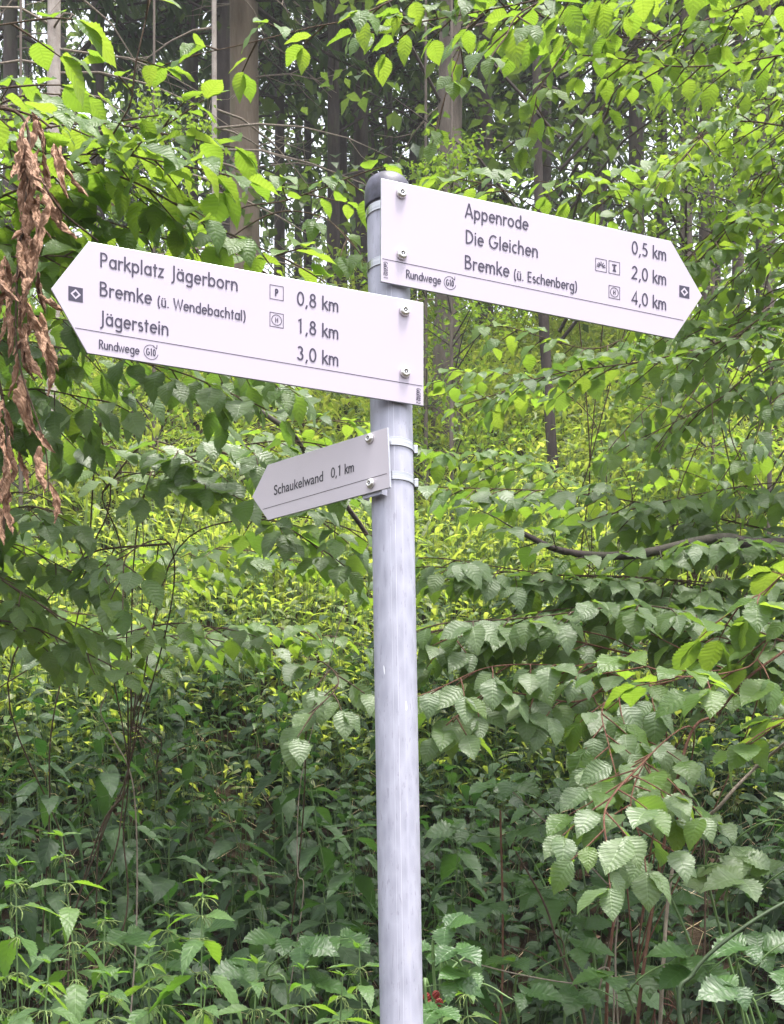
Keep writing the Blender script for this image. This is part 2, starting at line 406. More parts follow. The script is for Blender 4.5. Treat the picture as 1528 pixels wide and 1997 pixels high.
def ring_tube(c0, c1, r, name, mat, parent, seg=48, thick=.0008, inner=True):
    """a strap: short cylinder wall with thickness along the pole axis"""
    ax = (c1-c0).normalized(); a = ax.orthogonal().normalized(); b = ax.cross(a); V = []; Fs = []
    for i in range(seg):
        w = 2*pi*i/seg; e = a*cos(w)+b*sin(w)
        for c_, rr in ((c0, r), (c1, r), (c1, r-thick), (c0, r-thick)): V.append(c_+e*rr-SO)
    for i in range(seg):
        j = (i+1) % seg
        for k in range(4):
            k2 = (k+1) % 4; Fs.append((i*4+k, j*4+k, j*4+k2, i*4+k2))
    me = mesh_py(name, V, Fs); 
    for p in me.polygons: p.use_smooth = False
    return obj(name, me, mat, parent)
# pole: lathe along the axis
def build_pole():
    seg = 96; zs = [-.3]+[i*.15 for i in range(0, 20)]+[2.955]
    V = []; Fs = []; PUV = []
    ax = (seg_pole(1)-seg_pole(0)).normalized(); a = Vector((1, 0, 0)); a = (a-ax*a.dot(ax)).normalized(); b = ax.cross(a)
    for z in zs:
        for i in range(seg):
            w = 2*pi*i/seg; r = PR
            dw = (w-(-pi/2-(-.1))+pi) % (2*pi)-pi            # the longitudinal weld, a low bead
            r += .0011*math.exp(-(dw/.028)**2)-.0004*math.exp(-((dw+.62)/.05)**2)-.0004*math.exp(-((dw+.3)/.04)**2)
            V.append(seg_pole(z)+(a*cos(w)+b*sin(w))*r-SO); PUV.append((i/seg, z))
    for j in range(len(zs)-1):
        for i in range(seg):
            k = (i+1) % seg; Fs.append((j*seg+i, j*seg+k, (j+1)*seg+k, (j+1)*seg+i))
    pm = mesh_py('pole', V, Fs, True); ul = pm.uv_layers.new(name='UVMap')
    for lp in pm.loops: ul.data[lp.index].uv = PUV[lp.vertex_index]
    obj('pole', pm, M['galv_pole'], SP)
    prof = [(.0412, 2.935), (.0420, 2.937), (.0420, 2.962), (.0405, 2.974), (.0365, 2.984), (.030, 2.9895), (.02, 2.993), (.008, 2.9945), (0.0001, 2.995)]
    prof = [(.0385, 2.9345)]+prof
    V = []; Fs = []
    for r, z in prof:
        for i in range(64):
            w = 2*pi*i/64; V.append(seg_pole(z)+(a*cos(w)+b*sin(w))*r-SO)
    for j in range(len(prof)-1):
        for i in range(64):
            k = (i+1) % 64; Fs.append((j*64+i, j*64+k, (j+1)*64+k, (j+1)*64+i))
    o = obj('pole_cap', mesh_py('pole_cap', V, Fs, True), M['cap'], SP); o['label'] = 'dark domed plastic cap on the pole top'
build_pole()

class Board:
    def __init__(s, name_label, ang, z, gap, mat, left):
        c = seg_pole(z); s.n = Vector((sin(ang), -cos(ang), 0)); s.U = Vector((cos(ang), sin(ang), 0))
        s.O = Vector((c.x, c.y, 0))+s.n*(PR+gap); s.c = c; s.ang = ang; s.gap = gap
        s.label = name_label; s.mat = mat
    def uv(s, px, py):
        d = P(px, py, 1)-Vector((0, 0, EYE)); o = Vector((0, 0, EYE))
        t = (s.O-o).dot(s.n)/d.dot(s.n); q = o+d*t
        return (q-s.O).dot(s.U), q.z
    def w(s, u, v, h=0): return s.O+s.U*u+Vector((0, 0, v))+s.n*h-SO
    def plate(s, out):
        th = .004; k = len(out); V = [s.w(u, v, 0) for u, v in out]+[s.w(u, v, -th) for u, v in out]
        # front inset a hair so the cut aluminium edge shows
        me = mesh_py('sign_board', V, [tuple(range(k)), tuple(reversed(range(k, 2*k)))]+[(i, i+k, (i+1) % k+k, (i+1) % k) for i in range(k)])
        me.materials.append(s.mat); me.materials.append(M['edge'])
        for i, p in enumerate(me.polygons): p.material_index = 0 if i == 0 else 1
        # small bevel
        s.o = obj('sign_board', me, None, SP); s.o['label'] = s.label
        bv = s.o.modifiers.new('bevel', 'BEVEL'); bv.width = .0006; bv.segments = 2; bv.material = 1
        return s.o
    def ribbon(s, polys, wd, h, name, mat, butt=True):
        """flat printed strokes; every stroke a little higher than the one before so no two share a plane"""
        V = []; Fs = []
        for q, pl in enumerate(polys):
            hh = h+.00003*(q % 8); n_ = len(pl); b = len(V)
            closed = n_ > 2 and (Vector(pl[0])-Vector(pl[-1])).length < 1e-6
            if closed: pl = pl[:-1]; n_ -= 1
            for i, p in enumerate(pl):
                p = Vector(p)
                a = Vector(pl[(i-1) % n_]) if (closed or i > 0) else None
                c = Vector(pl[(i+1) % n_]) if (closed or i < n_-1) else None
                d1 = (p-a).normalized() if a is not None else (c-p).normalized()
                d2 = (c-p).normalized() if c is not None else d1
                m = (Vector((-d1.y, d1.x))+Vector((-d2.y, d2.x)))
                m = m.normalized() if m.length > .2 else Vector((-d1.y, d1.x))
                k = max(.45, m.dot(Vector((-d1.y, d1.x)))); m = m*(wd/2/k)
                V.append(s.w(p.x+m.x, p.y+m.y, hh)); V.append(s.w(p.x-m.x, p.y-m.y, hh))
            for i in range(n_ if closed else n_-1):
                j = (i+1) % n_; Fs.append((b+2*i, b+2*i+1, b+2*j+1, b+2*j))
        return obj(name, mesh_py(name, V, Fs), mat, s.o)
    def fill(s, pts, h, name, mat):
        return obj(name, mesh_py(name, [s.w(u, v, h) for u, v in pts], [tuple(range(len(pts)))]), mat, s.o)
# ---- a geometric condensed alphabet drawn as strokes (cap height 1)
def arc(cx, cy, rx, ry, a0, a1, n=14):
    return [(cx+rx*cos(R(a0+(a1-a0)*i/n)), cy+ry*sin(R(a0+(a1-a0)*i/n))) for i in range(n+1)]
XH = .67; w2 = .055
def bowl(cx, rx=.155): return arc(cx, XH/2, rx, XH/2-w2, 0, 360, 22)
def glyph(ch):
    E = .05; top = 1-w2; x0 = w2+.02
    O = lambda w, y0=w2, y1=1-w2: arc(w/2+.04, (y0+y1)/2, w/2-.02, (y1-y0)/2, 0, 360, 26)
    G = {
    'A': ([[(.03, 0), (.25, 1), (.27, 1), (.49, 0)], [(.11, .30), (.41, .30)]], .52),
    'B': ([[(.07, 0), (.07, 1)], [(.07, top)]+arc(.2, .76, .14, .19, 90, -90)+[(.07, .55)], [(.07, .53)]+arc(.22, .29, .17, .235, 90, -90)+[(.07, w2)]], .45),
    'D': ([[(.07, 0), (.07, 1)], [(.07, top)]+arc(.14, .5, .31, .445, 90, -90, 20)+[(.07, w2)]], .52),
    'E': ([[(.07, 0), (.07, 1)], [(.07, top), (.36, top)], [(.07, .52), (.34, .52)], [(.07, w2), (.36, w2)]], .40),
    'G': ([arc(.31, .5, .25, .445, 50, 360, 24)+[(.56, .47), (.33, .47)]], .62),
    'H': ([[(.07, 0), (.07, 1)], [(.42, 0), (.42, 1)], [(.07, .52), (.42, .52)]], .49),
    'J': ([[(.22, 1), (.22, .08)]+arc(.08, .03, .14, .24, 0, -95, 8)], .30),
    'P': ([[(.07, 0), (.07, 1)], [(.07, top)]+arc(.20, .71, .16, .235, 90, -90)+[(.07, .475)]], .42),
    'R': ([[(.07, 0), (.07, 1)], [(.07, top)]+arc(.20, .73, .15, .215, 90, -90)+[(.07, .515)], [(.18, .51), (.40, 0)]], .42),
    'W': ([[(.02, 1), (.19, .03), (.35, .92), (.51, .03), (.68, 1)]], .70),
    'S': ([arc(.21, .74, .13, .205, 40, 270, 14)+arc(.21, .29, .15, .24, 90, -150, 14)], .42),
    'a': ([bowl(.225), [(.38, 0), (.38, XH)]], .44), 'ä': ([bowl(.225), [(.38, 0), (.38, XH)], [(.13, .84), (.13, .74)], [(.31, .84), (.31, .74)]], .44),
    'b': ([bowl(.225), [(.07, 0), (.07, 1)]], .44), 'd': ([bowl(.225), [(.38, 0), (.38, 1)]], .44),
    'p': ([bowl(.225), [(.07, -.30), (.07, XH)]], .44),
    'g': ([bowl(.225), [(.38, XH), (.38, -.10)]+arc(.225, -.12, .155, .15, 0, -150, 12)], .44),
    'c': ([arc(.22, XH/2, .155, XH/2-w2, 55, 305, 16)], .35),
    'e': ([[(.07, .35), (.375, .35)]+arc(.22, XH/2, .155, XH/2-w2, 8, 318, 20)], .42),
    'h': ([[(.07, 0), (.07, 1)], [(.07, .36)]+arc(.21, .36, .14, XH-w2-.36, 180, 0, 12)+[(.35, 0)]], .42),
    'n': ([[(.07, 0), (.07, XH)], [(.07, .36)]+arc(.21, .36, .14, XH-w2-.36, 180, 0, 12)+[(.35, 0)]], .42),
    'm': ([[(.07, 0), (.07, XH)], [(.07, .40)]+arc(.19, .40, .12, XH-w2-.40, 180, 0, 10)+[(.31, 0)], [(.31, .40)]+arc(.43, .40, .12, XH-w2-.40, 180, 0, 10)+[(.55, 0)]], .62),
    'u': ([[(.07, XH), (.07, .24)]+arc(.20, .24, .13, .24-w2, 180, 360, 12)+[(.33, XH)], [(.33, 0), (.33, XH)]], .40),
    'ü': ([[(.07, XH), (.07, .24)]+arc(.20, .24, .13, .24-w2, 180, 360, 12)+[(.33, XH)], [(.33, 0), (.33, XH)], [(.12, .84), (.12, .74)], [(.28, .84), (.28, .74)]], .40),
    'i': ([[(.07, 0), (.07, XH)], [(.07, .90), (.07, .79)]], .145), 'l': ([[(.07, 0), (.07, 1)]], .145),
    'k': ([[(.07, 0), (.07, 1)], [(.34, XH), (.09, .33)], [(.15, .40), (.37, 0)]], .37),
    'o': ([bowl(.22, .165)], .44),
    'r': ([[(.07, 0), (.07, XH)], [(.07, .36)]+arc(.20, .40, .13, .19, 180, 50, 10)], .28),
    's': ([arc(.16, .47, .095, .125, 40, 270, 10)+arc(.16, .20, .11, .15, 90, -140, 10)], .31),
    't': ([[(.13, 0), (.13, .86)], [(.02, XH-w2), (.25, XH-w2)]], .26),
    'w': ([[(.01, XH), (.14, .03), (.26, .58), (.38, .03), (.51, XH)]], .53),
    'z': ([[(.03, XH-w2), (.27, XH-w2), (.04, w2), (.30, w2)]], .33),
    '0': ([O(.38)], .46), '1': ([[(.10, .86), (.24, .96), (.24, 0)]], .46),
    '2': ([arc(.22, .70, .15, .245, 165, -28, 14)+[(.05, w2), (.40, w2)]], .46),
    '3': ([arc(.20, .75, .13, .195, 150, -85, 12), arc(.20, .29, .16, .235, 88, -155, 14)], .46),
    '4': ([[(.33, 0), (.33, .97), (.04, .27), (.44, .27)]], .46),
    '5': ([[(.38, top), (.15, top), (.11, .58)]+arc(.20, .33, .18, .275, 115, -140, 16)], .46),
    '8': ([arc(.23, .755, .125, .19, 0, 360, 20), arc(.23, .295, .16, .24, 0, 360, 22)], .46),
    ',': ([[(.13, .11), (.05, -.15)]], .20), '.': ([[(.09, 0), (.09, .115)]], .20), '-': ([[(.04, .35), (.22, .35)]], .26),
    '(': ([arc(.30, .42, .22, .66, 120, 240, 10)], .25), ')': ([arc(-.05, .42, .22, .66, 60, -60, 10)], .25), ' ': ([], .24),
    'ö': ([bowl(.22, .165), [(.13, .84), (.13, .74)], [(.31, .84), (.31, .74)]], .44),
    }
    return G[ch]
def text_polys(txt):
    out = []; x = 0
    for ch in txt:
        g, adv = glyph(ch)
        out += [[(a+x, b) for a, b in pl] for pl in g]; x += adv+.03
    return out, x
def write(bd, txt, p0, p1x, cap, mat='ink', wt=.105, name='lettering', off=0):
    """p0 = pixel of the baseline start, p1x = pixel x where the line ends, cap = cap height in pixels at the start"""
    u0, v0 = bd.uv(*p0); u1, _ = bd.uv(p1x, p0[1]); _, v1 = bd.uv(p0[0], p0[1]-cap)
    pl, w = text_polys(txt); sx = (u1-u0)/w; sy = v1-v0
    bd.ribbon([[(u0+a*sx, v0+b*sy) for a, b in q] for q in pl], wt*sy*.92, .0006+off, name, M[mat])
def line(bd, u0, v0, u1, v1, wd, mat='ink', name='rule'):
    bd.ribbon([[(u0, v0), (u1, v1)]], wd, .0004, name, M[mat])
def box_outline(bd, pc, s_px, wd_px=1.6):
    u, v = bd.uv(*pc); e = abs(bd.uv(pc[0], pc[1]-s_px/2)[1]-v); sc = e*2/s_px
    q = [(u-e, v-e), (u+e, v-e), (u+e, v+e), (u-e, v+e), (u-e, v-e)]
    return u, v, e, sc, q
def picto(bd, kind, pc, s_px=27):
    u, v, e, sc, q = box_outline(bd, pc, s_px)
    bd.ribbon([q], 1.3*sc, .0004, 'pictogram', M['ink'])
    if kind == 'P':
        g, w = text_polys('P'); k = e*1.05
        bd.ribbon([[(u+(a-.21)*k, v+(b-.5)*k) for a, b in pl] for pl in g], 3.0*sc, .0005, 'pictogram', M['ink'])
    if kind == 'H':
        bd.ribbon([arc(u, v, e*.74, e*.74, 0, 360, 30)], 1.3*sc, .0005, 'pictogram', M['ink'])
        g, w = text_polys('H'); k = e*.72
        bd.ribbon([[(u+(a-.245)*k*1.25, v+(b-.5)*k) for a, b in pl] for pl in g], 1.5*sc, .0007, 'pictogram', M['ink'])
    if kind == 'view':
        pls = []
        for i, a in enumerate((8, 30, 58, 90, 122, 150, 172)):
            pls.append([(u+cos(R(a))*e*.28, v-e*.35+sin(R(a))*e*.30), (u+cos(R(a))*e*.82, v-e*.35+sin(R(a))*e*.95)])
        bd.ribbon(pls, 2.0*sc, .0005, 'pictogram', M['ink'])
    if kind == 'tower':
        bd.fill([(u-e*.38, v-e*.62), (u+e*.38, v-e*.62), (u+e*.16, v-e*.15), (u-e*.16, v-e*.15)], .0005, 'pictogram', M['ink'])
        bd.fill([(u-e*.20, v-e*.14), (u+e*.20, v-e*.14), (u+e*.12, v+e*.28), (u-e*.12, v+e*.28)], .00053, 'pictogram', M['ink'])
        bd.ribbon([[(u-e*.36, v+e*.40), (u+e*.36, v+e*.40)], [(u-e*.3, v+e*.38), (u-e*.3, v+e*.58)], [(u, v+e*.38), (u, v+e*.58)], [(u+e*.3, v+e*.38), (u+e*.3, v+e*.58)]], 2.4*sc, .0006, 'pictogram', M['ink'])
def emblem(bd, pc, s_px):
    u, v, e, sc, q = box_outline(bd, pc, s_px)
    bd.fill(q[:-1], .0004, 'emblem', M['ink'])
    d = e*.56; bd.ribbon([[(u, v-d), (u+d, v), (u, v+d), (u-d, v), (u, v-d)]], 3.0*sc, .0006, 'emblem', M['board'])
def loop_badge(bd, pc, r_px):
    u, v, e, sc, q = box_outline(bd, pc, r_px*2)
    a = arc(u, v, e, e, 62, 350, 34)
    bd.ribbon([a], 1.2*sc, .0004, 'route_badge', M['ink'])
    bd.ribbon([[(u+e*.30, v+e*.86), (u+e*.78, v+e*.60)], [(u+e*.84, v+e*1.15), (u+e*.80, v+e*.55)], [(u+e*.30, v+e*.50), (u+e*.84, v+e*.55)]][:2], 1.4*sc, .0004, 'route_badge', M['ink'])
    g, w = text_polys('G10'); k = e*.98; fx = e*1.35/w/k
    bd.ribbon([[(u-e*.68+a*k*fx, v-.5*k+b*k) for a, b in pl] for pl in g], 2.0*sc, .0005, 'route_badge', M['ink'])
def bolt(bd, pc, r=.0098):
    u, v = bd.uv(*pc); V = []; Fs = []; seg = 28
    prof = [(r*.92, 0), (r, .0012), (r*.98, .0035), (r*.86, .0058), (r*.62, .0074), (r*.40, .0079), (r*.36, .0060), (r*.0, .0060)]
    for q, (rr, h) in enumerate(prof):
        for i in range(seg):
            w = 2*pi*i/seg; k = rr
            if q in (5, 6, 7): k = rr*(1+.10*cos(6*w))      # six-lobed socket
            V.append(bd.w(u+k*cos(w), v+k*sin(w), h))
    for j in range(len(prof)-1):
        for i in range(seg):
            k = (i+1) % seg; Fs.append((j*seg+i, j*seg+k, (j+1)*seg+k, (j+1)*seg+i))
    o = obj('bolt', mesh_py('bolt', V, Fs, True), M['bolt'], bd.o)
    # dark socket pin
    V = [bd.w(u+r*.13*cos(2*pi*i/12), v+r*.13*sin(2*pi*i/12), .0074) for i in range(12)]+[bd.w(u+r*.13*cos(2*pi*i/12), v+r*.13*sin(2*pi*i/12), .0055) for i in range(12)]
    obj('bolt_pin', mesh_py('bolt_pin', V, [tuple(range(12))]+[(i, i+12, (i+1) % 12+12, (i+1) % 12) for i in range(12)]), M['bolt'], bd.o)
    # black disc just above the recess floor
    V = [bd.w(u+r*.34*cos(2*pi*i/18), v+r*.34*sin(2*pi*i/18), .0062) for i in range(18)]
    obj('bolt_socket', mesh_py('bolt_socket', V, [tuple(range(18))]), M['ink_black'], bd.o)
def bracket(bd, u0, u1, v0, v1, name='mounting_rail'):
    """hat-section rail between board and pole"""
    g = bd.gap-.004; V = []; d0 = -.0042; d1 = -.004-g+.001; t = .002
    cs = [(u0, d0), (u0+.010, d0), (u0+.012, d1), (u1-.012, d1), (u1-.010, d0), (u1, d0), (u1, d0-t), (u1-.012, d0-t), (u1-.013, d1-t*.2), (u0+.013, d1-t*.2), (u0+.012, d0-t), (u0, d0-t)]
    cs = [(u0, d0), (u1, d0), (u1, d1), (u1-t, d1), (u1-t, d0-t), (u0+t, d0-t), (u0+t, d1), (u0, d1)]
    k = len(cs)
    for v in (v0, v1):
        for u, d in cs: V.append(bd.w(u, v, d))
    Fs = [(i, (i+1) % k, (i+1) % k+k, i+k) for i in range(k)]+[(0, 1, 4, 5), (1, 2, 3, 4), (0, 5, 6, 7), (k+5, k+4, k+1, k), (k+4, k+3, k+2, k+1), (k+7, k+6, k+5, k)]
    o = obj(name, mesh_py(name, V, Fs), M['galv'], bd.o)
# right-pointing board
A1 = R(21.4)
br = Board('upper white arrow board pointing right to Appenrode', A1, 2.85, .014, M['board'], False)
out = [br.uv(*p) for p in ((743, 347.5), (742.5, 549), (1314, 660.5), (1369, 577), (1308, 470))]
zt = out[0][1]; 
br.plate(out); print('RIGHT', out)
bl = Board('middle white arrow board pointing left to Parkplatz Jägerborn', A1, 2.66, .014, M['board'], True)
out = [bl.uv(*p) for p in ((825.5, 590), (172, 471), (99, 563), (170, 688.5), (825.5, 791.5))]
bl.plate(out); print('LEFT', out)
bs = Board('small greyish white arrow board pointing left to Schaukelwand', -R(39.5), 2.42, .020, M['board_grey'], True)
out = [bs.uv(*p) for p in ((755, 833), (521.5, 906.5), (491, 969), (522, 1014.5), (760.5, 950.5))]
bs.plate(out); print('SMALL', out)
# lettering, left board
for t, p, x1, cp in (('Parkplatz Jägerborn', (194, 520.5), 465, 28.5), ('Bremke', (193, 577), 297, 28.5), ('Jägerstein', (192, 633), 330, 28.5), ('0,8 km', (578, 595), 661, 27.5), ('1,8 km', (578, 648.5), 661, 27.5), ('3,0 km', (578, 701.5), 661, 27.5)):
    write(bl, t, p, x1, cp, wt=.128)
write(bl, '(ü. Wendebachtal)', (306, 597.5), 480, 21.5, wt=.14)
write(bl, 'Rundwege', (192, 680), 272, 18, wt=.14)
loop_badge(bl, (294, 687), 14); emblem(bl, (147, 574), 28)
picto(bl, 'P', (539, 571)); picto(bl, 'H', (539, 624.5))
a = bl.uv(146, 639.5); b = bl.uv(823, 753); line(bl, a[0], a[1], b[0], b[1], .0012)
for p in ((788, 607), (789, 727)): bolt(bl, p)
# right board
for t, p, x1, cp in (('Appenrode', (906, 424), 1031, 27), ('Die Gleichen', (907, 474.5), 1050, 27), ('Bremke', (905, 524), 994, 27), ('0,5 km', (1231, 495), 1300, 26), ('2,0 km', (1231, 543.5), 1300, 26), ('4,0 km', (1231, 592.5), 1300, 26)):
    write(br, t, p, x1, cp, wt=.128)
write(br, '(ü. Eschenberg)', (1001, 544.5), 1126, 20.5, wt=.14)
write(br, 'Rundwege', (791, 542.5), 860, 17, wt=.14)
loop_badge(br, (877, 552), 12.5); emblem(br, (1334, 569.5), 23)
picto(br, 'view', (1171.5, 517.5), 24); picto(br, 'tower', (1197.5, 522.5), 24); picto(br, 'H', (1197.5, 570.5), 24)
a = br.uv(745, 504.5); b = br.uv(1332, 625); line(br, a[0], a[1], b[0], b[1], .0012)
for p in ((782, 377.5), (783, 497)): bolt(br, p)
# code numbers printed upright along the board ends
def vcode(bd, txt, pt, pb, wpx):
    u0, v0 = bd.uv(*pt); _, v1 = bd.uv(*pb); pl, w = text_polys(txt); k = (v0-v1)/w; cw = abs(bd.uv(pt[0]+wpx, pt[1])[0]-u0)
    bd.ribbon([[(u0+b*cw, v0-a*k) for a, b in q] for q in pl], .0011, .0004, 'code_number', M['ink'])
vcode(bl, 'GöGL102-2'.replace('L', 'l'), (811.5, 757), (811.5, 787), 8); vcode(br, 'GöGl102-1', (747.5, 510), (747.5, 543), 8)
# small board
def btext(bd, txt, p0, p1x, cap, mat):
    cu = bpy.data.curves.new('lettering', 'FONT'); cu.body = txt; cu.offset = .012; t = bpy.data.objects.new('tmp', cu); COL.objects.link(t)
    me = bpy.data.meshes.new_from_object(t.evaluated_get(bpy.context.evaluated_depsgraph_get())); bpy.data.objects.remove(t)
    co = np.empty(len(me.vertices)*3, np.float32); me.vertices.foreach_get('co', co); co = co.reshape(-1, 3)
    u0, v0 = bd.uv(*p0); u1, _ = bd.uv(p1x, p0[1]); _, v1 = bd.uv(p0[0], p0[1]-cap)
    sx = (u1-u0)/(co[:, 0].max()-co[:, 0].min()); sy = (v1-v0)/.729; x0 = co[:, 0].min()
    for v in me.vertices: v.co = bd.w(u0+(v.co.x-x0)*sx, v0+v.co.y*sy, .0004)
    obj('lettering', me, mat, bd.o)
bpy.context.view_layer.update()
btext(bs, 'Schaukelwand', (534, 966), 630, 20, M['ink_black']); write(bs, '0,1 km', (645, 933), 691, 20, 'ink_black', wt=.135)
a = bs.uv(512, 993.5); b = bs.uv(754, 923.5); line(bs, a[0], a[1], b[0], b[1], .0010, 'ink_black')
for p in ((721.5, 856), (723.5, 943.5)): bolt(bs, p, .0088)
# mounting rails and straps
u0, v0 = bl.uv(750, 600); bracket(bl, -.022, .022, bl.uv(787, 775)[1], bl.uv(787, 592)[1])
bracket(br, -.022, .022, br.uv(770, 540)[1], br.uv(770, 362)[1])
bracket(bs, -.024, .020, bs.uv(745, 961)[1], bs.uv(745, 842)[1])
def strap(zc, h=.013, buckle=None):
    ring_tube(seg_pole(zc-h/2), seg_pole(zc+h/2), PR+.0022, 'strap', M['steel'], SP)
    a = Vector((1, .15, 0)) if buckle is None else buckle
    c = seg_pole(zc)+a.normalized()*(PR+.004)
    bm = [(x, y, z) for x in (-.004, .004) for y in (-.009, .009) for z in (-.008, .008)]
    t = Vector((-a.y, a.x, 0)).normalized(); nn = a.normalized()
    V = [c+nn*x+t*y+Vector((0, 0, z))-SO for x, y, z in bm]
    o = obj('strap_buckle', mesh_py('strap_buckle', V, [(0, 1, 3, 2), (4, 6, 7, 5), (0, 4, 5, 1), (2, 3, 7, 6), (0, 2, 6, 4), (1, 5, 7, 3)]), M['steel'], SP)
    m_ = o.modifiers.new('bevel', 'BEVEL'); m_.width = .0015; m_.segments = 2
def zpx(py, Y=2.47): return EYE+(HY-py)/F*Y
for py, bk in ((403, Vector((1, .6, 0))), (513, Vector((1, .6, 0))), (878-6, None), (945-6, None), (640, Vector((1, .9, 0))), (745, Vector((1, .9, 0)))):
    strap(zpx(py), .0145, bk)

# ------------------------------------------------------------------ leafy branches and shrubs
def spray(tb, T, pts, start, r0, r1, twig, gap, leaf, lgap, droop, face, flat=.15, side=None, hang=.0):
    """a limb with alternating side twigs carrying two ranks of leaves; start = index along pts from which it is leafy"""
    path = catmull(pts, 7); m = len(path); s0 = start*7
    tb.add(path, [r0+(r1-r0)*(i/(m-1)) for i in range(m)])
    acc = 0; sg = 1; total = sum((path[i+1]-path[i]).length for i in range(s0, m-1)) or 1; run = 0
    nxt = gap*.5
    for i in range(max(s0, 1), m):
        seg = path[i]-path[i-1]; L = seg.length; run += L; acc += L
        while acc >= nxt:
            acc -= nxt; nxt = gap*rng.uniform(.75, 1.25)
            t = run/total; p = path[i]-seg*(acc/L if L else 0)
            d = seg.normalized()
            sd = side if side is not None else d.cross(UP)
            sd = (sd - d*sd.dot(d)); sd = sd.normalized() if sd.length > .1 else Vector((1, 0, 0))
            dr = (d*.65+sd*sg*.9+rv(.25)+Vector((0, 0, -droop*.5))).normalized(); sg = -sg
            tl = twig*(1-.55*t)*rng.uniform(.6, 1.2)
            leafy_twig(tb, T, p, dr, tl, leaf, lgap, droop, face, flat, hang)
    leafy_twig(tb, T, path[-1], (path[-1]-path[-2]).normalized(), twig*.5, leaf, lgap, droop, face, flat, hang)
def leafy_twig(tb, T, p, dr, tl, leaf, lgap, droop, face, flat, hang=0):
    n_ = max(2, int(tl/lgap)); q = p.copy(); pts = [q.copy()]; s = 1 if rng.random() < .5 else -1
    d = dr.copy()
    for k in range(n_):
        d = (d+Vector((0, 0, -droop*.09-hang*.1))+rv(.09)).normalized(); q = q+d*lgap; pts.append(q.copy())
        sd = d.cross(UP); sd = sd.normalized() if sd.length > .1 else Vector((1, 0, 0))
        ld = (d*rng.uniform(.35, .75)+sd*s*rng.uniform(.7, 1.0)+Vector((0, 0, -droop*rng.uniform(.1, .95)))+rv(.22)).normalized()
        nu = (UP+face*rng.uniform(.2, 1.3)+rv(flat*2.6)).normalized()
        f = math.sin(pi*(.25+.65*k/n_)); T.append((q+ld*.006, ld, nu, leaf*rng.uniform(.72, 1.12)*(.7+.4*f))); s = -s
    T.append((q.copy(), (d+Vector((0, 0, -droop*.6))).normalized(), (UP+face+rv(flat*2)).normalized(), leaf*rng.uniform(.8, 1.05)))
    tb.add(pts, [.0022-.0014*i/len(pts) for i in range(len(pts))])
CAMF = Vector((0, -1, 0))
def plant(name, label, cat, root, limbs, mat, twigmat='twig', kind='horn', group=None, cap=300, leaf2=None, rep=0):
    r0 = ground_pt(*root); t = thing(name, label, cat, r0, group); T = []
    LL = []
    for L in limbs:
        LL.append(L)
        for k in range(rep):
            j = dict(L); dx, dy, dY = rng.uniform(-75, 75), rng.uniform(-60, 60), rng.uniform(-.3, .3)
            q0 = L.get('start', 0); pp = L['pts'][max(0, min(q0, len(L['pts'])-3)):]      # a second limb forking off the first
            j['pts'] = [pp[0]]+[(p[0]+dx+rng.uniform(-20, 20), p[1]+dy+rng.uniform(-20, 20), p[2]+dY) for p in pp[1:]]; j['rooted'] = False; j['start'] = 0; LL.append(j)
    limbs = LL
    for L in limbs:
        tb = Tubes(5)
        pts = [Vector(P(*p)) for p in L['pts']]; st = L.get('start', 0)
        if L.get('rooted', True):
            a = pts[0]; LL_ = (a-r0).length; b_ = LL_*.07; pts = [r0-Vector((0, 0, .1))]+[r0.lerp(a, f_)+Vector((0, 0, .10*LL_))*math.sin(pi*f_)+rv(b_) for f_ in (.25, .5, .75)]+pts; st += 4
        n0 = len(T)
        spray(tb, T, pts, st, min(L.get('r0', .005), .0031 if L.get('tm') != 'bark_dark' else 1), L.get('r1', .0016), L.get('twig', .3), L.get('gap', .07), L.get('leaf', .075), L.get('lgap', .034), L.get('droop', .4), CAMF*L.get('face', .3), L.get('flat', .15), L.get('side'), L.get('hang', 0))
        obj('branch', tb.mesh('branch', r0), M[L.get('tm', twigmat)], t)
    vis = [q for q in T if inview(q[0])]; vis.sort(key=lambda q: -q[3]/q[0].y); hid = [q for q in T if not inview(q[0])]
    for q in vis[:cap]: place_leaf(q, kind, leaf2 if (leaf2 and rng.random() < .25) else mat, t, r0)
    rest = vis[cap:]+hid
    if rest: merged('leaf_mass', kind if kind != 'horn' else 'horn_lo', rest, mat, t, r0)
    return t
SIDE_X = Vector((1, 0, 0)); SIDE_Z = Vector((.3, -.3, 1))

# left: young hornbeam whose limbs reach in over the left board
plant('young_hornbeam', 'bright green hornbeam limbs reaching in behind the left board from the left edge', 'tree', (-1.5, 3.3), [
  dict(pts=[(-260, 420, 3.1), (0, 330, 3.0), (200, 300, 2.95), (390, 330, 2.95)], start=0, twig=.22, gap=.05, leaf=.085, lgap=.036, droop=.35, face=.25, r0=.012),
  dict(pts=[(-260, 520, 3.3), (20, 420, 3.2), (230, 400, 3.2), (430, 480, 3.2), (560, 560, 3.2)], twig=.24, gap=.055, leaf=.08, droop=.4, face=.3, r0=.012),
  dict(pts=[(-240, 560, 3.0), (60, 500, 2.95), (240, 520, 2.95)], twig=.2, gap=.05, leaf=.08, droop=.6, face=.4, r0=.01),
  dict(pts=[(-240, 330, 3.3), (-40, 240, 3.2), (90, 240, 3.2)], twig=.18, gap=.05, leaf=.08, droop=.5, face=.3)], 'hornbeam_light', leaf2='hornbeam', rep=1)
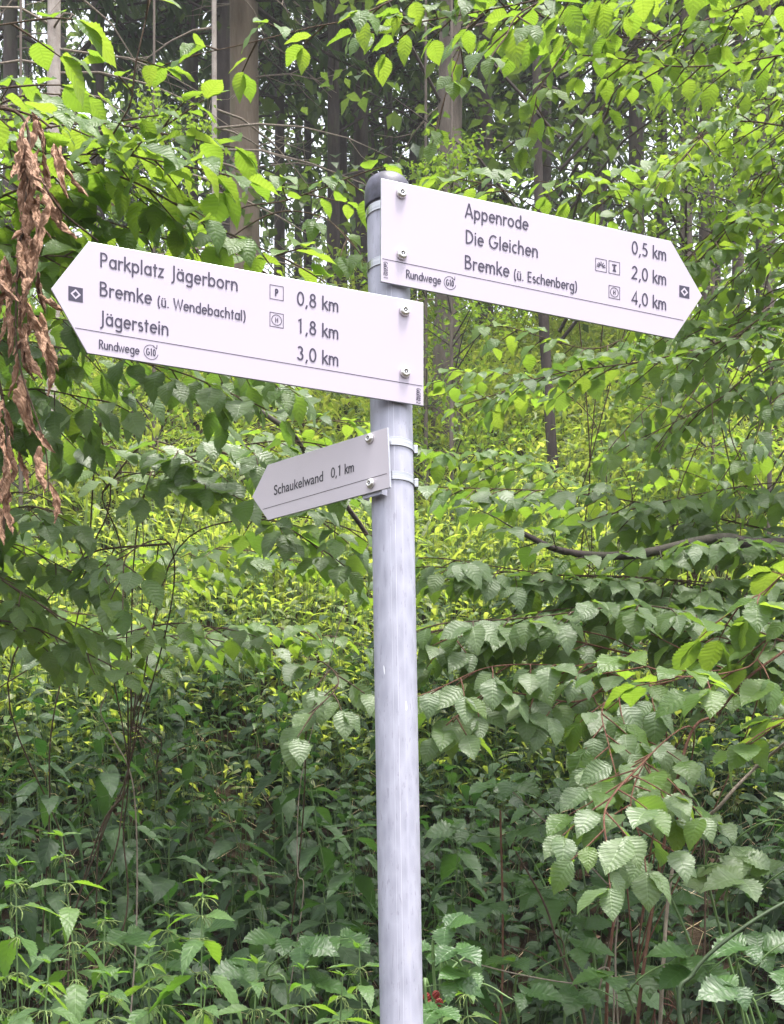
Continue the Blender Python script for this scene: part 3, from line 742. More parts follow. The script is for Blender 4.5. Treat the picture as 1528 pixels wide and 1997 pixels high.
plant('young_hornbeam', 'hornbeam with dark thin limb and hanging leaves behind the tip of the left board', 'tree', (-1.5, 3.9), [
  dict(pts=[(-200, 700, 3.4), (0, 665, 3.4), (130, 680, 3.4), (330, 720, 3.4), (480, 780, 3.4)], twig=.26, gap=.055, leaf=.08, droop=.75, face=.5, r0=.012),
  dict(pts=[(-200, 820, 3.5), (30, 760, 3.4), (190, 780, 3.3)], twig=.24, gap=.05, leaf=.085, droop=.85, face=.5, r0=.01),
  dict(pts=[(-220, 620, 3.8), (60, 560, 3.8), (330, 600, 3.8), (520, 720, 3.8)], twig=.25, gap=.06, leaf=.08, droop=.6, face=.4)], 'hornbeam_grey', leaf2='hornbeam_light', rep=1)
plant('hornbeam_sapling', 'thin hornbeam twigs with single bright leaves in front of the pale trunk top left', 'tree', (-1.9, 4.0), [
  dict(pts=[(-200, 250, 3.0), (120, 330, 3.0), (240, 230, 2.9), (265, 120, 2.85), (290, 10, 2.85)], start=1, twig=.09, gap=.07, leaf=.06, lgap=.04, droop=.3, face=.7, r0=.007),
  dict(pts=[(-200, 250, 3.0), (60, 290, 3.0), (180, 330, 3.0), (330, 240, 3.0)], start=1, twig=.10, gap=.08, leaf=.066, lgap=.045, droop=.2, face=.5),
  dict(pts=[(-200, 100, 2.6), (-60, 60, 2.6), (60, 40, 2.55)], twig=.10, gap=.09, leaf=.09, lgap=.05, droop=.4, face=.5),
  dict(pts=[(-200, 200, 2.8), (-50, 180, 2.7), (20, 170, 2.7)], twig=.08, gap=.09, leaf=.075, lgap=.05, droop=.4, face=.5)], 'hornbeam_light')
plant('hornbeam_sapling', 'single long twig with a row of yellow green leaves above both boards', 'tree', (2.5, 4.6), [
  dict(pts=[(1500, -300, 3.2), (900, -60, 3.1), (700, 30, 3.0), (600, 55, 3.0), (480, 85, 3.0), (390, 105, 3.0)], start=1, twig=.075, gap=.075, leaf=.062, lgap=.04, droop=.35, face=.4, r0=.008, r1=.001)], 'hornbeam_light')
plant('young_hornbeam', 'hornbeam spray hanging between the two boards left of the pole cap', 'tree', (-1.3, 5.0), [
  dict(pts=[(200, 800, 3.9), (330, 520, 3.8), (450, 415, 3.6), (560, 390, 3.5), (700, 340, 3.4)], start=3, twig=.18, gap=.055, leaf=.062, lgap=.036, droop=.45, face=.4, r0=.010),
  dict(pts=[(200, 800, 3.9), (330, 580, 3.8), (500, 430, 3.6), (620, 420, 3.5), (690, 480, 3.4)], start=3, twig=.12, gap=.07, leaf=.06, droop=.6, face=.5, hang=.6)], 'hornbeam_light', leaf2='hornbeam')
# top right canopy
plant('overhanging_hornbeam', 'dark thin hornbeam limb crossing the top right corner above the right board', 'tree', (2.2, 4.2), [
  dict(pts=[(1900, 60, 3.8), (1528, 45, 3.8), (1350, 78, 3.7), (1200, 70, 3.7), (1050, 30, 3.6)], twig=.28, gap=0.043, leaf=0.061, droop=0.32, face=.3, r0=.012),
  dict(pts=[(1900, -80, 3.5), (1500, -60, 3.5), (1200, -30, 3.4), (1000, 10, 3.3), (780, 50, 3.2)], twig=.26, gap=0.043, leaf=0.061, droop=0.35, face=.3, r0=.012),
  dict(pts=[(1900, 20, 3.4), (1560, 100, 3.4), (1350, 130, 3.3), (1180, 110, 3.2)], twig=.2, gap=0.051, leaf=0.057, droop=0.28, face=.3),
  dict(pts=[(1900, -140, 3.2), (1300, -70, 3.1), (1040, 10, 3.05), (980, 80, 3.0)], twig=.2, gap=0.051, leaf=0.066, droop=0.49, face=.5)], 'hornbeam', leaf2='hornbeam_light')
plant('overhanging_hornbeam', 'drooping hornbeam twig tips with sunlit yellow green leaves above the right board', 'tree', (1.7, 5.2), [
  dict(pts=[(1800, -300, 3.9), (1300, -120, 3.8), (1150, 40, 3.7), (1060, 160, 3.6), (1040, 220, 3.6)], start=1, twig=.2, gap=0.051, leaf=0.053, lgap=0.031, droop=0.49, face=.5, hang=.5),
  dict(pts=[(1800, -300, 3.6), (1200, -160, 3.6), (940, 20, 3.5), (890, 120, 3.5), (855, 230, 3.5)], start=2, twig=.14, gap=0.068, leaf=0.057, lgap=0.034, droop=0.56, face=.5, hang=.6),
  dict(pts=[(1800, -100, 3.5), (1420, 20, 3.5), (1260, 110, 3.5), (1190, 190, 3.5)], start=1, twig=.15, gap=0.068, leaf=0.061, droop=0.42, face=.5)], 'hornbeam_light', leaf2='hornbeam')
# right middle: bright sprays beyond the right board
plant('young_hornbeam', 'bright yellow green hornbeam at the right edge beyond the tip of the right board', 'tree', (2.0, 5.4), [
  dict(pts=[(1750, 500, 4.4), (1528, 330, 4.3), (1420, 420, 4.3), (1330, 520, 4.2), (1260, 600, 4.2)], twig=.3, gap=0.043, leaf=0.061, droop=0.35, face=.4, r0=.010),
  dict(pts=[(1750, 300, 4.4), (1540, 200, 4.3), (1440, 210, 4.3), (1330, 290, 4.2)], twig=.28, gap=0.043, leaf=0.057, droop=0.35, face=.4),
  dict(pts=[(1750, 600, 4.5), (1560, 470, 4.4), (1460, 520, 4.4), (1330, 640, 4.4)], twig=.3, gap=0.043, leaf=0.061, droop=0.42, face=.5)], 'hornbeam_light', rep=1)
plant('young_hornbeam', 'small hornbeam with upright sprays peeping over the top edge of the right board', 'tree', (1.0, 6.2), [
  dict(pts=[(1150, 900, 5.2), (1120, 560, 5.0), (1080, 440, 4.8), (980, 370, 4.6), (900, 350, 4.5)], start=3, twig=.26, gap=.055, leaf=.09, droop=.35, face=.4, r0=.010),
  dict(pts=[(1150, 900, 5.4), (1180, 560, 5.2), (1160, 440, 5.0), (1180, 370, 5.0), (1250, 330, 5.0)], start=3, twig=.3, gap=.055, leaf=.08, droop=.45, face=.4),
  dict(pts=[(1150, 900, 5.4), (1240, 560, 5.2), (1260, 480, 5.0), (1230, 400, 5.0), (1090, 360, 4.9)], start=3, twig=.26, gap=.05, leaf=.08, droop=.45, face=.4)], 'hornbeam', leaf2='hornbeam_light')
plant('young_hornbeam', 'hornbeam with layered dark sprays below the tip of the right board', 'tree', (2.3, 5.0), [
  dict(pts=[(1800, 620, 4.2), (1528, 610, 4.2), (1420, 660, 4.1), (1280, 700, 4.0), (1080, 730, 3.9), (950, 775, 3.9)], twig=.26, gap=0.038, leaf=0.061, droop=0.28, face=.3, r0=.014),
  dict(pts=[(1800, 760, 4.2), (1528, 700, 4.2), (1400, 780, 4.1), (1260, 850, 4.1)], twig=.3, gap=0.043, leaf=0.061, droop=0.49, face=.5),
  dict(pts=[(1800, 560, 4.4), (1528, 560, 4.4), (1420, 640, 4.3), (1330, 630, 4.2)], twig=.26, gap=0.043, leaf=0.061, droop=0.35, face=.4),
  dict(pts=[(1800, 820, 4.0), (1560, 760, 4.0), (1480, 820, 4.0), (1430, 900, 4.0)], twig=.25, gap=0.051, leaf=0.061, droop=0.63, face=.6)], 'hornbeam_grey', leaf2='hornbeam_light')
plant('young_hornbeam', 'yellow green hanging hornbeam twigs under the lower edge of the right board', 'tree', (1.3, 6.6), [
  dict(pts=[(1500, 500, 4.9), (1400, 640, 4.8), (1250, 650, 4.7), (1150, 680, 4.6), (1000, 640, 4.5)], start=1, twig=.25, gap=0.051, leaf=0.070, droop=0.63, face=.6, hang=.5),
  dict(pts=[(1500, 600, 5), (1400, 700, 4.9), (1330, 800, 4.8), (1290, 870, 4.7)], start=1, twig=.25, gap=0.051, leaf=0.066, droop=0.63, face=.6, hang=.5),
  dict(pts=[(1500, 600, 5), (1300, 760, 4.9), (1200, 860, 4.8)], start=1, twig=.22, gap=0.060, leaf=0.066, droop=0.63, face=.6, hang=.5)], 'hornbeam_light')
# big dark horizontal limb across the right
plant('leaning_hornbeam', 'hornbeam with a thick dark horizontal limb sagging across the right of the post', 'tree', (2.7, 5.0), [
  dict(pts=[(2000, 1010, 4.5), (1528, 1060, 4.2), (1400, 1050, 4.0), (1230, 1082, 3.9), (1100, 1075, 3.9), (1010, 1035, 3.9)], twig=.3, gap=.045, leaf=.08, droop=.35, face=.35, r0=.034, r1=.007, tm='bark_dark'),
  dict(pts=[(1528, 1040, 4.5), (1300, 990, 4.3), (1100, 960, 4.2), (860, 950, 4.1)], rooted=False, twig=.28, gap=.045, leaf=.08, droop=.4, face=.4),
  dict(pts=[(1800, 930, 4.4), (1528, 940, 4.3), (1380, 960, 4.2), (1200, 1000, 4.1)], twig=.3, gap=.05, leaf=.08, droop=.4, face=.4)], 'hornbeam_grey', leaf2='hornbeam_light')
plant('leaning_hornbeam', 'leafy hornbeam limbs just under the thick dark limb right of the post', 'tree', (2.5, 4.8), [
  dict(pts=[(1700, 1180, 4.2), (1528, 1150, 4.2), (1300, 1130, 4.0), (1080, 1120, 3.9), (870, 1090, 3.8)], twig=.28, gap=.045, leaf=.082, droop=.5, face=.5, r0=.012),
  dict(pts=[(1700, 1260, 4.2), (1480, 1230, 4.1), (1250, 1180, 3.9), (1000, 1200, 3.8), (850, 1230, 3.7)], twig=.28, gap=.045, leaf=.082, droop=.5, face=.5, r0=.012)], 'hornbeam_grey', leaf2='hornbeam', rep=1)
plant('hornbeam_bush', 'broad hornbeam bush with large ribbed grey green leaves right of the post', 'bush', (1.05, 4.7), [
  dict(pts=[(1240, 1900, 4.1), (1215, 1640, 4.0), (1190, 1330, 3.7), (1100, 1300, 3.6), (960, 1300, 3.5), (860, 1340, 3.4)], start=2, twig=.22, gap=.05, leaf=.088, lgap=.042, droop=.7, face=.8, r0=.011, tm='twig_red'),
  dict(pts=[(1240, 1900, 4.1), (1300, 1500, 3.9), (1420, 1320, 3.7), (1300, 1330, 3.6), (1180, 1370, 3.5), (1190, 1470, 3.3)], start=3, twig=.2, gap=.05, leaf=.088, lgap=.042, droop=.8, face=.9, r0=.011, tm='twig_red'),
  dict(pts=[(1240, 1900, 4.1), (1330, 1560, 3.7), (1350, 1420, 3.5), (1270, 1470, 3.3), (1230, 1560, 3.1), (1250, 1640, 3.0)], start=3, twig=.24, gap=.07, leaf=.085, lgap=.048, droop=.45, face=.8, r0=.010, tm='twig_red'),
  dict(pts=[(1240, 1900, 4.1), (1300, 1500, 3.9), (1250, 1280, 3.8), (1050, 1220, 3.7), (900, 1240, 3.6)], start=3, twig=.22, gap=.05, leaf=.08, droop=.6, face=.7, tm='twig_red'),
  dict(pts=[(1240, 1900, 4.1), (1400, 1560, 4.0), (1480, 1350, 3.9), (1450, 1260, 3.8), (1330, 1230, 3.8)], start=3, twig=.22, gap=.06, leaf=.08, droop=.5, face=.6, tm='twig_red')], 'hornbeam_grey', leaf2='hornbeam_light', twigmat='twig_red', rep=1)
plant('hornbeam_bush', 'yellow green hornbeam spray with long arching red twigs at the right edge', 'bush', (1.9, 4.3), [
  dict(pts=[(1600, 1700, 3.5), (1540, 1240, 3.3), (1460, 1300, 3.2), (1340, 1320, 3.1), (1260, 1300, 3.0)], start=1, twig=.11, gap=.07, leaf=.095, lgap=.05, droop=.25, face=.2, tm='twig_red'),
  dict(pts=[(1640, 1500, 3.5), (1580, 1130, 3.3), (1480, 1160, 3.2), (1430, 1190, 3.2)], start=1, twig=.12, gap=.07, leaf=.095, lgap=.05, droop=.4, face=.3, tm='twig_red'),
  dict(pts=[(1640, 1600, 3.5), (1590, 1400, 3.3), (1500, 1420, 3.2)], start=1, twig=.08, gap=.08, leaf=.09, lgap=.05, droop=.4, face=.3, tm='twig_red')], 'hornbeam_light')
# left middle
plant('hornbeam_bush', 'hornbeam bush with grey green leaves spread left of the small board', 'bush', (-1.1, 4.5), [
  dict(pts=[(250, 1500, 4.2), (260, 1100, 4.0), (300, 930, 3.8), (420, 880, 3.7), (560, 860, 3.6), (690, 880, 3.6)], start=3, twig=.24, gap=.05, leaf=.08, droop=.5, face=.6, r0=.012),
  dict(pts=[(250, 1500, 4.2), (240, 1100, 4.0), (200, 960, 3.8), (300, 920, 3.6), (420, 950, 3.5)], start=3, twig=.24, gap=.05, leaf=.085, droop=.6, face=.7),
  dict(pts=[(250, 1500, 4.2), (330, 1100, 3.9), (480, 1010, 3.8), (600, 1010, 3.7), (710, 1040, 3.6)], start=3, twig=.22, gap=.05, leaf=.08, droop=.5, face=.6),
  dict(pts=[(250, 1500, 4.2), (180, 1150, 4.0), (120, 1000, 3.8), (30, 960, 3.7), (-80, 1000, 3.7)], start=3, twig=.24, gap=.05, leaf=.085, droop=.6, face=.6),
  dict(pts=[(250, 1500, 4.2), (330, 1200, 3.8), (330, 1060, 3.6), (250, 1080, 3.4), (240, 1150, 3.3)], start=3, twig=.14, gap=.06, leaf=.085, droop=1.0, face=.5)], 'hornbeam_grey', leaf2='hornbeam_light', rep=1)
plant('hornbeam_bush', 'low hornbeam shoot with four pale ribbed leaves close left of the pole', 'bush', (-.35, 4.6), [
  dict(pts=[(560, 1900, 4.3), (590, 1600, 4.0), (600, 1350, 3.7), (620, 1290, 3.6), (660, 1330, 3.4), (610, 1390, 3.3)], start=3, twig=.13, gap=.055, leaf=.085, lgap=.045, droop=.7, face=.9, r0=.007)], 'hornbeam_grey')
plant('hornbeam_bush', 'sparse hornbeam shoots with dark leaves at the left edge halfway up', 'bush', (-1.75, 4.6), [
  dict(pts=[(-200, 1500, 4.0), (-80, 1200, 3.8), (40, 1180, 3.7), (160, 1220, 3.6)], start=1, twig=.22, gap=.06, leaf=.075, droop=.5, face=.5),
  dict(pts=[(-200, 1300, 4.0), (-80, 1080, 3.8), (20, 1060, 3.7), (130, 1110, 3.6)], start=1, twig=.22, gap=.06, leaf=.08, droop=.6, face=.5),
  dict(pts=[(-200, 1500, 4.4), (100, 1280, 4.3), (330, 1240, 4.2), (480, 1260, 4.1)], start=1, twig=.24, gap=.07, leaf=.075, droop=.5, face=.6)], 'hornbeam', leaf2='hornbeam_grey', rep=1)

plant('hornbeam_bush', 'wide mid green hornbeam bush in layers on the slope behind the small board', 'bush', (-1.0, 6.2), [
  dict(pts=[(260, 1400, 6.0), (220, 1150, 5.8), (120, 1060, 5.6), (-40, 1040, 5.5)], start=1, twig=.36, gap=.06, leaf=.085, droop=.3, face=.4),
  dict(pts=[(260, 1400, 6.0), (300, 1150, 5.8), (400, 1070, 5.6), (560, 1090, 5.4), (700, 1130, 5.3)], start=1, twig=.36, gap=.06, leaf=.085, droop=.3, face=.4),
  dict(pts=[(260, 1400, 6.0), (280, 1080, 5.8), (250, 900, 5.6), (140, 850, 5.5), (20, 830, 5.4)], start=2, twig=.36, gap=.06, leaf=.085, droop=.3, face=.4),
  dict(pts=[(260, 1400, 6.0), (330, 1100, 5.8), (400, 900, 5.6), (520, 830, 5.5), (660, 820, 5.4)], start=2, twig=.34, gap=.06, leaf=.08, droop=.3, face=.4),
  dict(pts=[(260, 1400, 5.6), (300, 1250, 5.3), (180, 1200, 5.1), (20, 1190, 5.0)], start=1, twig=.34, gap=.06, leaf=.085, droop=.4, face=.4),
  dict(pts=[(260, 1400, 5.6), (350, 1260, 5.3), (480, 1220, 5.1), (640, 1240, 5.0)], start=1, twig=.34, gap=.06, leaf=.085, droop=.4, face=.4)], 'hornbeam', leaf2='hornbeam_light')
plant('hornbeam_bush', 'bright hornbeam bush on the slope between the right board and the dark limb', 'bush', (1.6, 7.0), [
  dict(pts=[(1180, 1200, 6.4), (1120, 980, 6.2), (1010, 900, 6.0), (860, 880, 5.8)], start=1, twig=.4, gap=.06, leaf=.085, droop=.35, face=.4),
  dict(pts=[(1180, 1200, 6.4), (1240, 960, 6.2), (1350, 880, 6.0), (1480, 860, 5.8)], start=1, twig=.4, gap=.06, leaf=.085, droop=.35, face=.4),
  dict(pts=[(1180, 1200, 6.4), (1180, 900, 6.2), (1120, 780, 6.1), (990, 730, 6.0), (880, 740, 6.0)], start=2, twig=.38, gap=.065, leaf=.08, droop=.35, face=.4),
  dict(pts=[(1180, 1200, 6.4), (1260, 880, 6.2), (1340, 760, 6.1), (1460, 700, 6.0)], start=2, twig=.38, gap=.065, leaf=.08, droop=.35, face=.4)], 'hornbeam_light', leaf2='hornbeam')

# ------------------------------------------------------------------ withered branch on the left
def dead_branch():
    Y = 2.3; root = P(-60, 205, Y)
    t = thing('withered_branch', 'withered hanging branch with curled brown leaves at the left edge', 'branch', root)
    tb = Tubes(6)
    main = [(-300, 170, 2.5), (-80, 205, Y), (40, 225, Y), (55, 330, Y), (40, 470, Y), (32, 560, Y), (35, 700, Y), (85, 860, Y), (95, 960, Y)]
    tb.add(catmull([P(*p) for p in main], 6), [.0032-.0022*i/49 for i in range(49)])
    tb.add(catmull([P(60, 300, Y), P(110, 400, Y), P(190, 470, 2.4)], 6), .0018)
    tb.add(catmull([P(-40, 600, Y), P(5, 780, 2.35), P(15, 900, 2.35), P(5, 1050, 2.35)], 6), .003)
    tb.add(catmull([P(-60, 190, Y), P(60, 225, 2.35), P(100, 250, 2.35)], 6), .002)
    obj('branch', tb.mesh('branch', root), M['twig'], t)
    L = [(62, 218, 84, 295), (58, 230, 70, 320), (45, 265, 42, 345), (50, 300, 60, 390), (75, 290, 80, 370), (68, 300, 88, 362), (84, 300, 78, 380), (105, 280, 132, 372), (118, 285, 166, 378), (58, 350, 62, 430), (55, 355, 48, 420), (80, 370, 84, 458), (92, 372, 135, 462), (98, 375, 118, 440), (74, 380, 95, 460), (52, 395, 55, 460),
         (10, 500, 18, 585), (14, 520, 8, 600), (45, 455, 28, 540), (55, 460, 45, 555), (62, 470, 50, 570), (35, 470, 48, 540), (28, 560, 20, 640), (48, 590, 60, 650), (52, 590, 74, 690), (75, 575, 125, 608), (78, 610, 108, 718), (85, 680, 88, 760), (8, 610, 4, 650), (12, 600, 16, 690), (35, 640, 62, 720), (38, 660, 78, 738), (33, 690, 22, 770),
         (40, 735, 62, 830), (52, 760, 78, 850), (72, 840, 100, 868), (75, 870, 82, 955), (95, 940, 104, 1012), (5, 780, 12, 870), (18, 850, 10, 940), (12, 880, 4, 980), (16, 930, 0, 1000), (0, 990, 4, 1060), (36, 880, 50, 950), (28, 560, 42, 620), (60, 420, 40, 500)]
    L += [(int(52+rng.uniform(-16, 26)), y, int(52+rng.uniform(-26, 34)), y+rng.randint(60, 95)) for y in (235, 250, 270, 300, 320, 340, 360, 380, 395, 410, 430, 450, 490, 510, 530, 550, 570, 590, 610, 650, 670)]
    L += [(int(12+rng.uniform(-14, 14)), y, int(12+rng.uniform(-16, 22)), y+rng.randint(60, 90)) for y in (500, 560, 790, 830, 870, 910, 950)]
    for x0, y0, x1, y1 in L:
        Yd = Y+rng.uniform(-.03, .05); a = P(x0, y0, Yd); b = P(x1, y1, Yd+rng.uniform(-.03, .03)); d = b-a
        place_leaf((a, d, rv(1).normalized(), max(.05, d.length)*1.08), 'dead', 'dead', t, root)
dead_branch()

# ------------------------------------------------------------------ nettles, brambles, canes
def nettle(label, px, py, Y, height, leaf=.1, mat='nettle', lean=(0, 0), nodes=9, group='nettles at the foot of the bank', catk=True, name='nettle'):
    top = P(px, py, Y); gx, gy = top.x-lean[0], Y-lean[1]; g = ground_pt(gx, gy)
    t = thing(name, label, 'plant', g, group)
    path = catmull([g-Vector((0, 0, .05)), g.lerp(top, .35)+rv(.05), g.lerp(top, .7)+rv(.04), top], 10); m = len(path)
    tb = Tubes(5).add(path, [.0045-.003*i/(m-1) for i in range(m)]); ck = Tubes(4)
    L = (top-g).length; ang = rng.uniform(0, pi); T = []; gapn = .075; h = 0; k = 0
    while h < min(L*.75, nodes*gapn):
        f = 1-h/L; p = path[min(m-1, int(f*(m-1)))].lerp(path[min(m-1, int(f*(m-1))+1)], (f*(m-1)) % 1)
        sz = leaf*min(1.1, .38+.20*k)
        for s in (0, pi):
            a = ang+s+rng.uniform(-.25, .25); up = .75-.28*k
            d = Vector((cos(a), sin(a), max(-.5, up)*rng.uniform(.6, 1.1))).normalized()
            st = p+d*sz*.18; tb.add([p, st], [.0011, .0008])
            T.append((st, (d+Vector((0, -.15, -.3))).normalized(), UP+CAMF*.15+rv(.35), sz*rng.uniform(.85, 1.1)))
            if catk and 1 <= k <= 6:
                for c in range(4):
                    e = Vector((cos(a+.7*c-1), sin(a+.7*c-1), rng.uniform(-.6, .3))).normalized(); q = p.copy(); pts = [q.copy()]
                    for z in range(5): q = q+e*rng.uniform(.005, .010); e = (e+Vector((0, 0, -.3))+rv(.6)).normalized(); pts.append(q.copy())
                    ck.add(pts, [.0005, .0013, .0008, .0014, .0009, .0005], .6)
        if k == 0: 
            for s in (.8, 2.4, 4.2): T.append((p, Vector((cos(s), sin(s), 1.1)).normalized(), UP+rv(.3), sz*.8))
        ang += pi/2; h += gapn*min(1.25, .55+.15*k)*rng.uniform(.85, 1.15); k += 1
    obj('stem', tb.mesh('stem', g), M['stem_green'], t)
    if catk and ck.V: o = obj('catkins', ck.mesh('catkins', g), M['catkin'], t); o['kind'] = 'stuff'
    for q in T: place_leaf(q, 'nettle', mat, t, g)
FN = [
 ('slender nettle with pale upright tip standing alone in front of the dark bank', 395, 1722, 2.95, .105, (.12, .05), 10),
 ('leaning nettle with hanging seed strings at the left edge', 120, 1632, 2.9, .10, (-.28, .05), 9),
 ('nettle in the bottom left corner below the leaning seed strings', 30, 1690, 2.75, .11, (-.05, 0), 8),
 ('short nettle with curled tip between the corner nettle and the slender one', 205, 1765, 3.1, .075, (0, .05), 7),
 ('wide leaved nettle right below the slender nettle', 500, 1880, 2.8, .12, (.05, 0), 7),
 ('nettle close left of the foot of the pole', 668, 1905, 2.7, .10, (0, 0), 7),
 ('nettle with seed strings low at the bottom left of the slender nettle', 215, 1905, 2.6, .11, (0, 0), 7),
 ('lowest nettle half out of the picture at the bottom left', 95, 1880, 2.5, .11, (0, 0), 7),
 ('nettle half out of the picture under the wide leaved nettle', 400, 1930, 2.55, .105, (0, 0), 6),
 ('dark nettle behind the nettle with curled tip', 140, 1790, 3.5, .11, (.05, .05), 8),
 ('nettle peeping out between pole and wide leaved nettle', 590, 1890, 3.1, .11, (0, .05), 7),
 ('pale nettle behind the lowest nettle at the bottom left', 290, 1850, 3.0, .10, (0, .05), 7),
 ('nettle left of the wide leaved nettle, its top level with the curled tip', 330, 1790, 3.3, .12, (0, .05), 8),
 ('broad topped nettle at the left edge just under the leaning seed strings', -10, 1780, 2.9, .12, (0, .05), 8),
 ('nettle with long drooping leaves touching the left side of the pole at the bottom', 700, 1850, 3.2, .12, (0, .05), 7),
 ('nettle right of the pole behind the berry bramble', 905, 1905, 3.1, .10, (0, .05), 7)]
for lb, x, y, Y, lf, ln, nd in FN: nettle(lb, x, y, Y, 1.5, lf*rng.uniform(.85, 1.1), 'nettle', ln, nd+2)
BN = [('broad nettle on the dark bank left of the pole, big leaves facing forward', 600, 1500, 4.9), ('nettle high on the dark bank above the slender foreground nettle', 440, 1560, 5.0), ('nettle on the dark bank at the left edge above the leaning nettle', 90, 1480, 4.6),
      ('nettle on the bank above the curled tip nettle', 250, 1540, 4.8), ('nettle in front of the brown litter on the bank', 330, 1620, 4.4), ('tall nettle touching the left side of the pole low on the bank', 690, 1600, 4.7),
      ('nettle low on the bank behind the slender nettle', 500, 1690, 4.2), ('nettle at the left edge just above the seed strings', 20, 1560, 4.2), ('nettle just right of the pole halfway down', 880, 1560, 4.8),
      ('nettle in the dark hollow right of the pole', 900, 1700, 4.5), ('big leaved nettle low in the hollow right of the pole', 870, 1800, 4.3), ('nettle on the left of the bank with a thin bare vine beside it', 190, 1390, 4.9),
      ('nettle on the bank below the small board', 560, 1390, 5.3), ('nettle on the bank under the middle of the left bush', 380, 1400, 5.2), ('small leaved nettle at the left edge below the left bush', 60, 1340, 4.8), ('large leaved nettle behind the foot nettle by the pole', 630, 1740, 3.9)]
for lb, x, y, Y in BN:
    nettle(lb, x, y, Y, 1, rng.uniform(.13, .17), 'nettle_shaded', (rng.uniform(-.1, .1), rng.uniform(-.3, -.1)), 7, 'nettles on the dark bank', False)

def bramble(label, root, canes, mat='bramble', leaf=.07, group='brambles at the foot of the bank', berries=None, every=.11, face=.6):
    g = ground_pt(*root); t = thing('bramble', label, 'plant', g, group); T = []; tb = Tubes(5)
    for pts in canes:
        path = catmull([g-Vector((0, 0, .05))]+[P(*p) for p in pts], 8); m = len(path)
        tb.add(path, [.0042-.0026*i/(m-1) for i in range(m)]); acc = 0; s = 1
        for i in range(9, m):
            acc += (path[i]-path[i-1]).length
            if acc > every:
                acc = 0; d = (path[i]-path[i-1]).normalized(); sd = Vector((1, 0, 0))*s+rv(.5); s = -s
                e = (d*.4+sd+Vector((0, -.4, .25))).normalized(); pe = path[i]+e*leaf*.9; tb.add([path[i], pe], [.0013, .001])
                nu = (UP+CAMF*face+rv(.35)).normalized(); x, y, z = frame((e+Vector((0, 0, -.35))).normalized(), nu)
                T.append((pe, y, nu, leaf*rng.uniform(1.0, 1.3)))
                for q in (-1, 1): T.append((pe-y*.01, (y*.25+x*q*.95).normalized(), nu+rv(.12), leaf*rng.uniform(.75, 1)))
    obj('cane', tb.mesh('cane', g), M['stem_green'], t)
    vis = [q for q in T if inview(q[0], 80)][:300]
    for q in vis: place_leaf(q, 'bramble', mat, t, g)
    if berries:
        for (px, py, Y, ripe) in berries:
            c = P(px, py, Y); V = []; Fs = []
            for i in range(26):
                a = i*2.4; zz = 1-2*(i+.5)/26; rr = math.sqrt(1-zz*zz); cc = c+Vector((rr*cos(a), rr*sin(a), zz*1.15))*.0055
                b = len(V)
                for u_ in range(5):
                    for v_ in range(6):
                        th = pi*u_/4; ph = 2*pi*v_/6; V.append(cc+Vector((sin(th)*cos(ph), sin(th)*sin(ph), cos(th)))*.0026-g)
                for u_ in range(4):
                    for v_ in range(6): Fs.append((b+u_*6+v_, b+(u_+1)*6+v_, b+(u_+1)*6+(v_+1) % 6, b+u_*6+(v_+1) % 6))
            obj('berry', mesh_py('berry', V, Fs, True), M['berry_black' if ripe else 'berry_red'], t)
M['berry_black'] = simple('ripe_berry', (.02, .012, .025), .2, var=.2)
M['berry_red'] = simple('unripe_berry', (.38, .04, .035), .3, var=.2)
bramble('bramble with red and black berries right at the foot of the pole', (.25, 2.75), [[(850, 1960, 2.7), (880, 1890, 2.7), (930, 1850, 2.8)], [(860, 1990, 2.65), (930, 1920, 2.65), (1000, 1950, 2.6)], [(840, 2050, 2.6), (850, 1960, 2.6), (900, 1985, 2.55)]], 'bramble', .062,
        berries=[(832, 1944, 2.6, 0), (838, 1958, 2.62, 0), (832, 1968, 2.6, 1), (856, 1955, 2.63, 0), (845, 1972, 2.6, 1), (850, 1940, 2.62, 0)])
bramble('bramble with light veined leaves low at the right edge', (1.35, 3.7), [[(1400, 1800, 3.5), (1420, 1660, 3.4), (1500, 1600, 3.3), (1560, 1620, 3.3)], [(1430, 1850, 3.4), (1480, 1740, 3.3), (1540, 1690, 3.2)], [(1350, 1850, 3.5), (1300, 1740, 3.5), (1350, 1690, 3.4), (1440, 1700, 3.3)]], 'hornbeam_grey', .09)
bramble('bramble filling the bottom right corner with dull green leaves', (1.2, 3.4), [[(1450, 1990, 3.3), (1480, 1880, 3.2), (1540, 1830, 3.2)], [(1330, 1990, 3.4), (1380, 1900, 3.3), (1440, 1850, 3.3)], [(1250, 2000, 3.5), (1230, 1930, 3.4), (1300, 1880, 3.4), (1400, 1880, 3.3)], [(1500, 2050, 3.1), (1450, 1960, 3.1), (1520, 1930, 3.0)]], 'bramble', .085)
bramble('dark bramble in the shade behind the reddish bare stems', (.75, 4.6), [[(1100, 1850, 4.3), (1050, 1700, 4.3), (1000, 1640, 4.3), (930, 1630, 4.2)], [(1150, 1800, 4.4), (1120, 1640, 4.4), (1060, 1560, 4.4), (960, 1530, 4.3)], [(1100, 1900, 4.2), (1130, 1780, 4.2), (1080, 1730, 4.1), (980, 1760, 4.0)], [(1250, 1850, 4.3), (1320, 1720, 4.3), (1300, 1620, 4.3)]], 'bramble', .09, every=.075)
bramble('bramble low between berry bramble and bottom right corner', (.55, 3.9), [[(1010, 1990, 3.8), (1040, 1900, 3.7), (1110, 1860, 3.7)], [(1100, 2000, 3.8), (1150, 1930, 3.7), (1220, 1960, 3.6)], [(1000, 2040, 3.6), (950, 1930, 3.6), (930, 1880, 3.6)]], 'bramble', .085, every=.08)
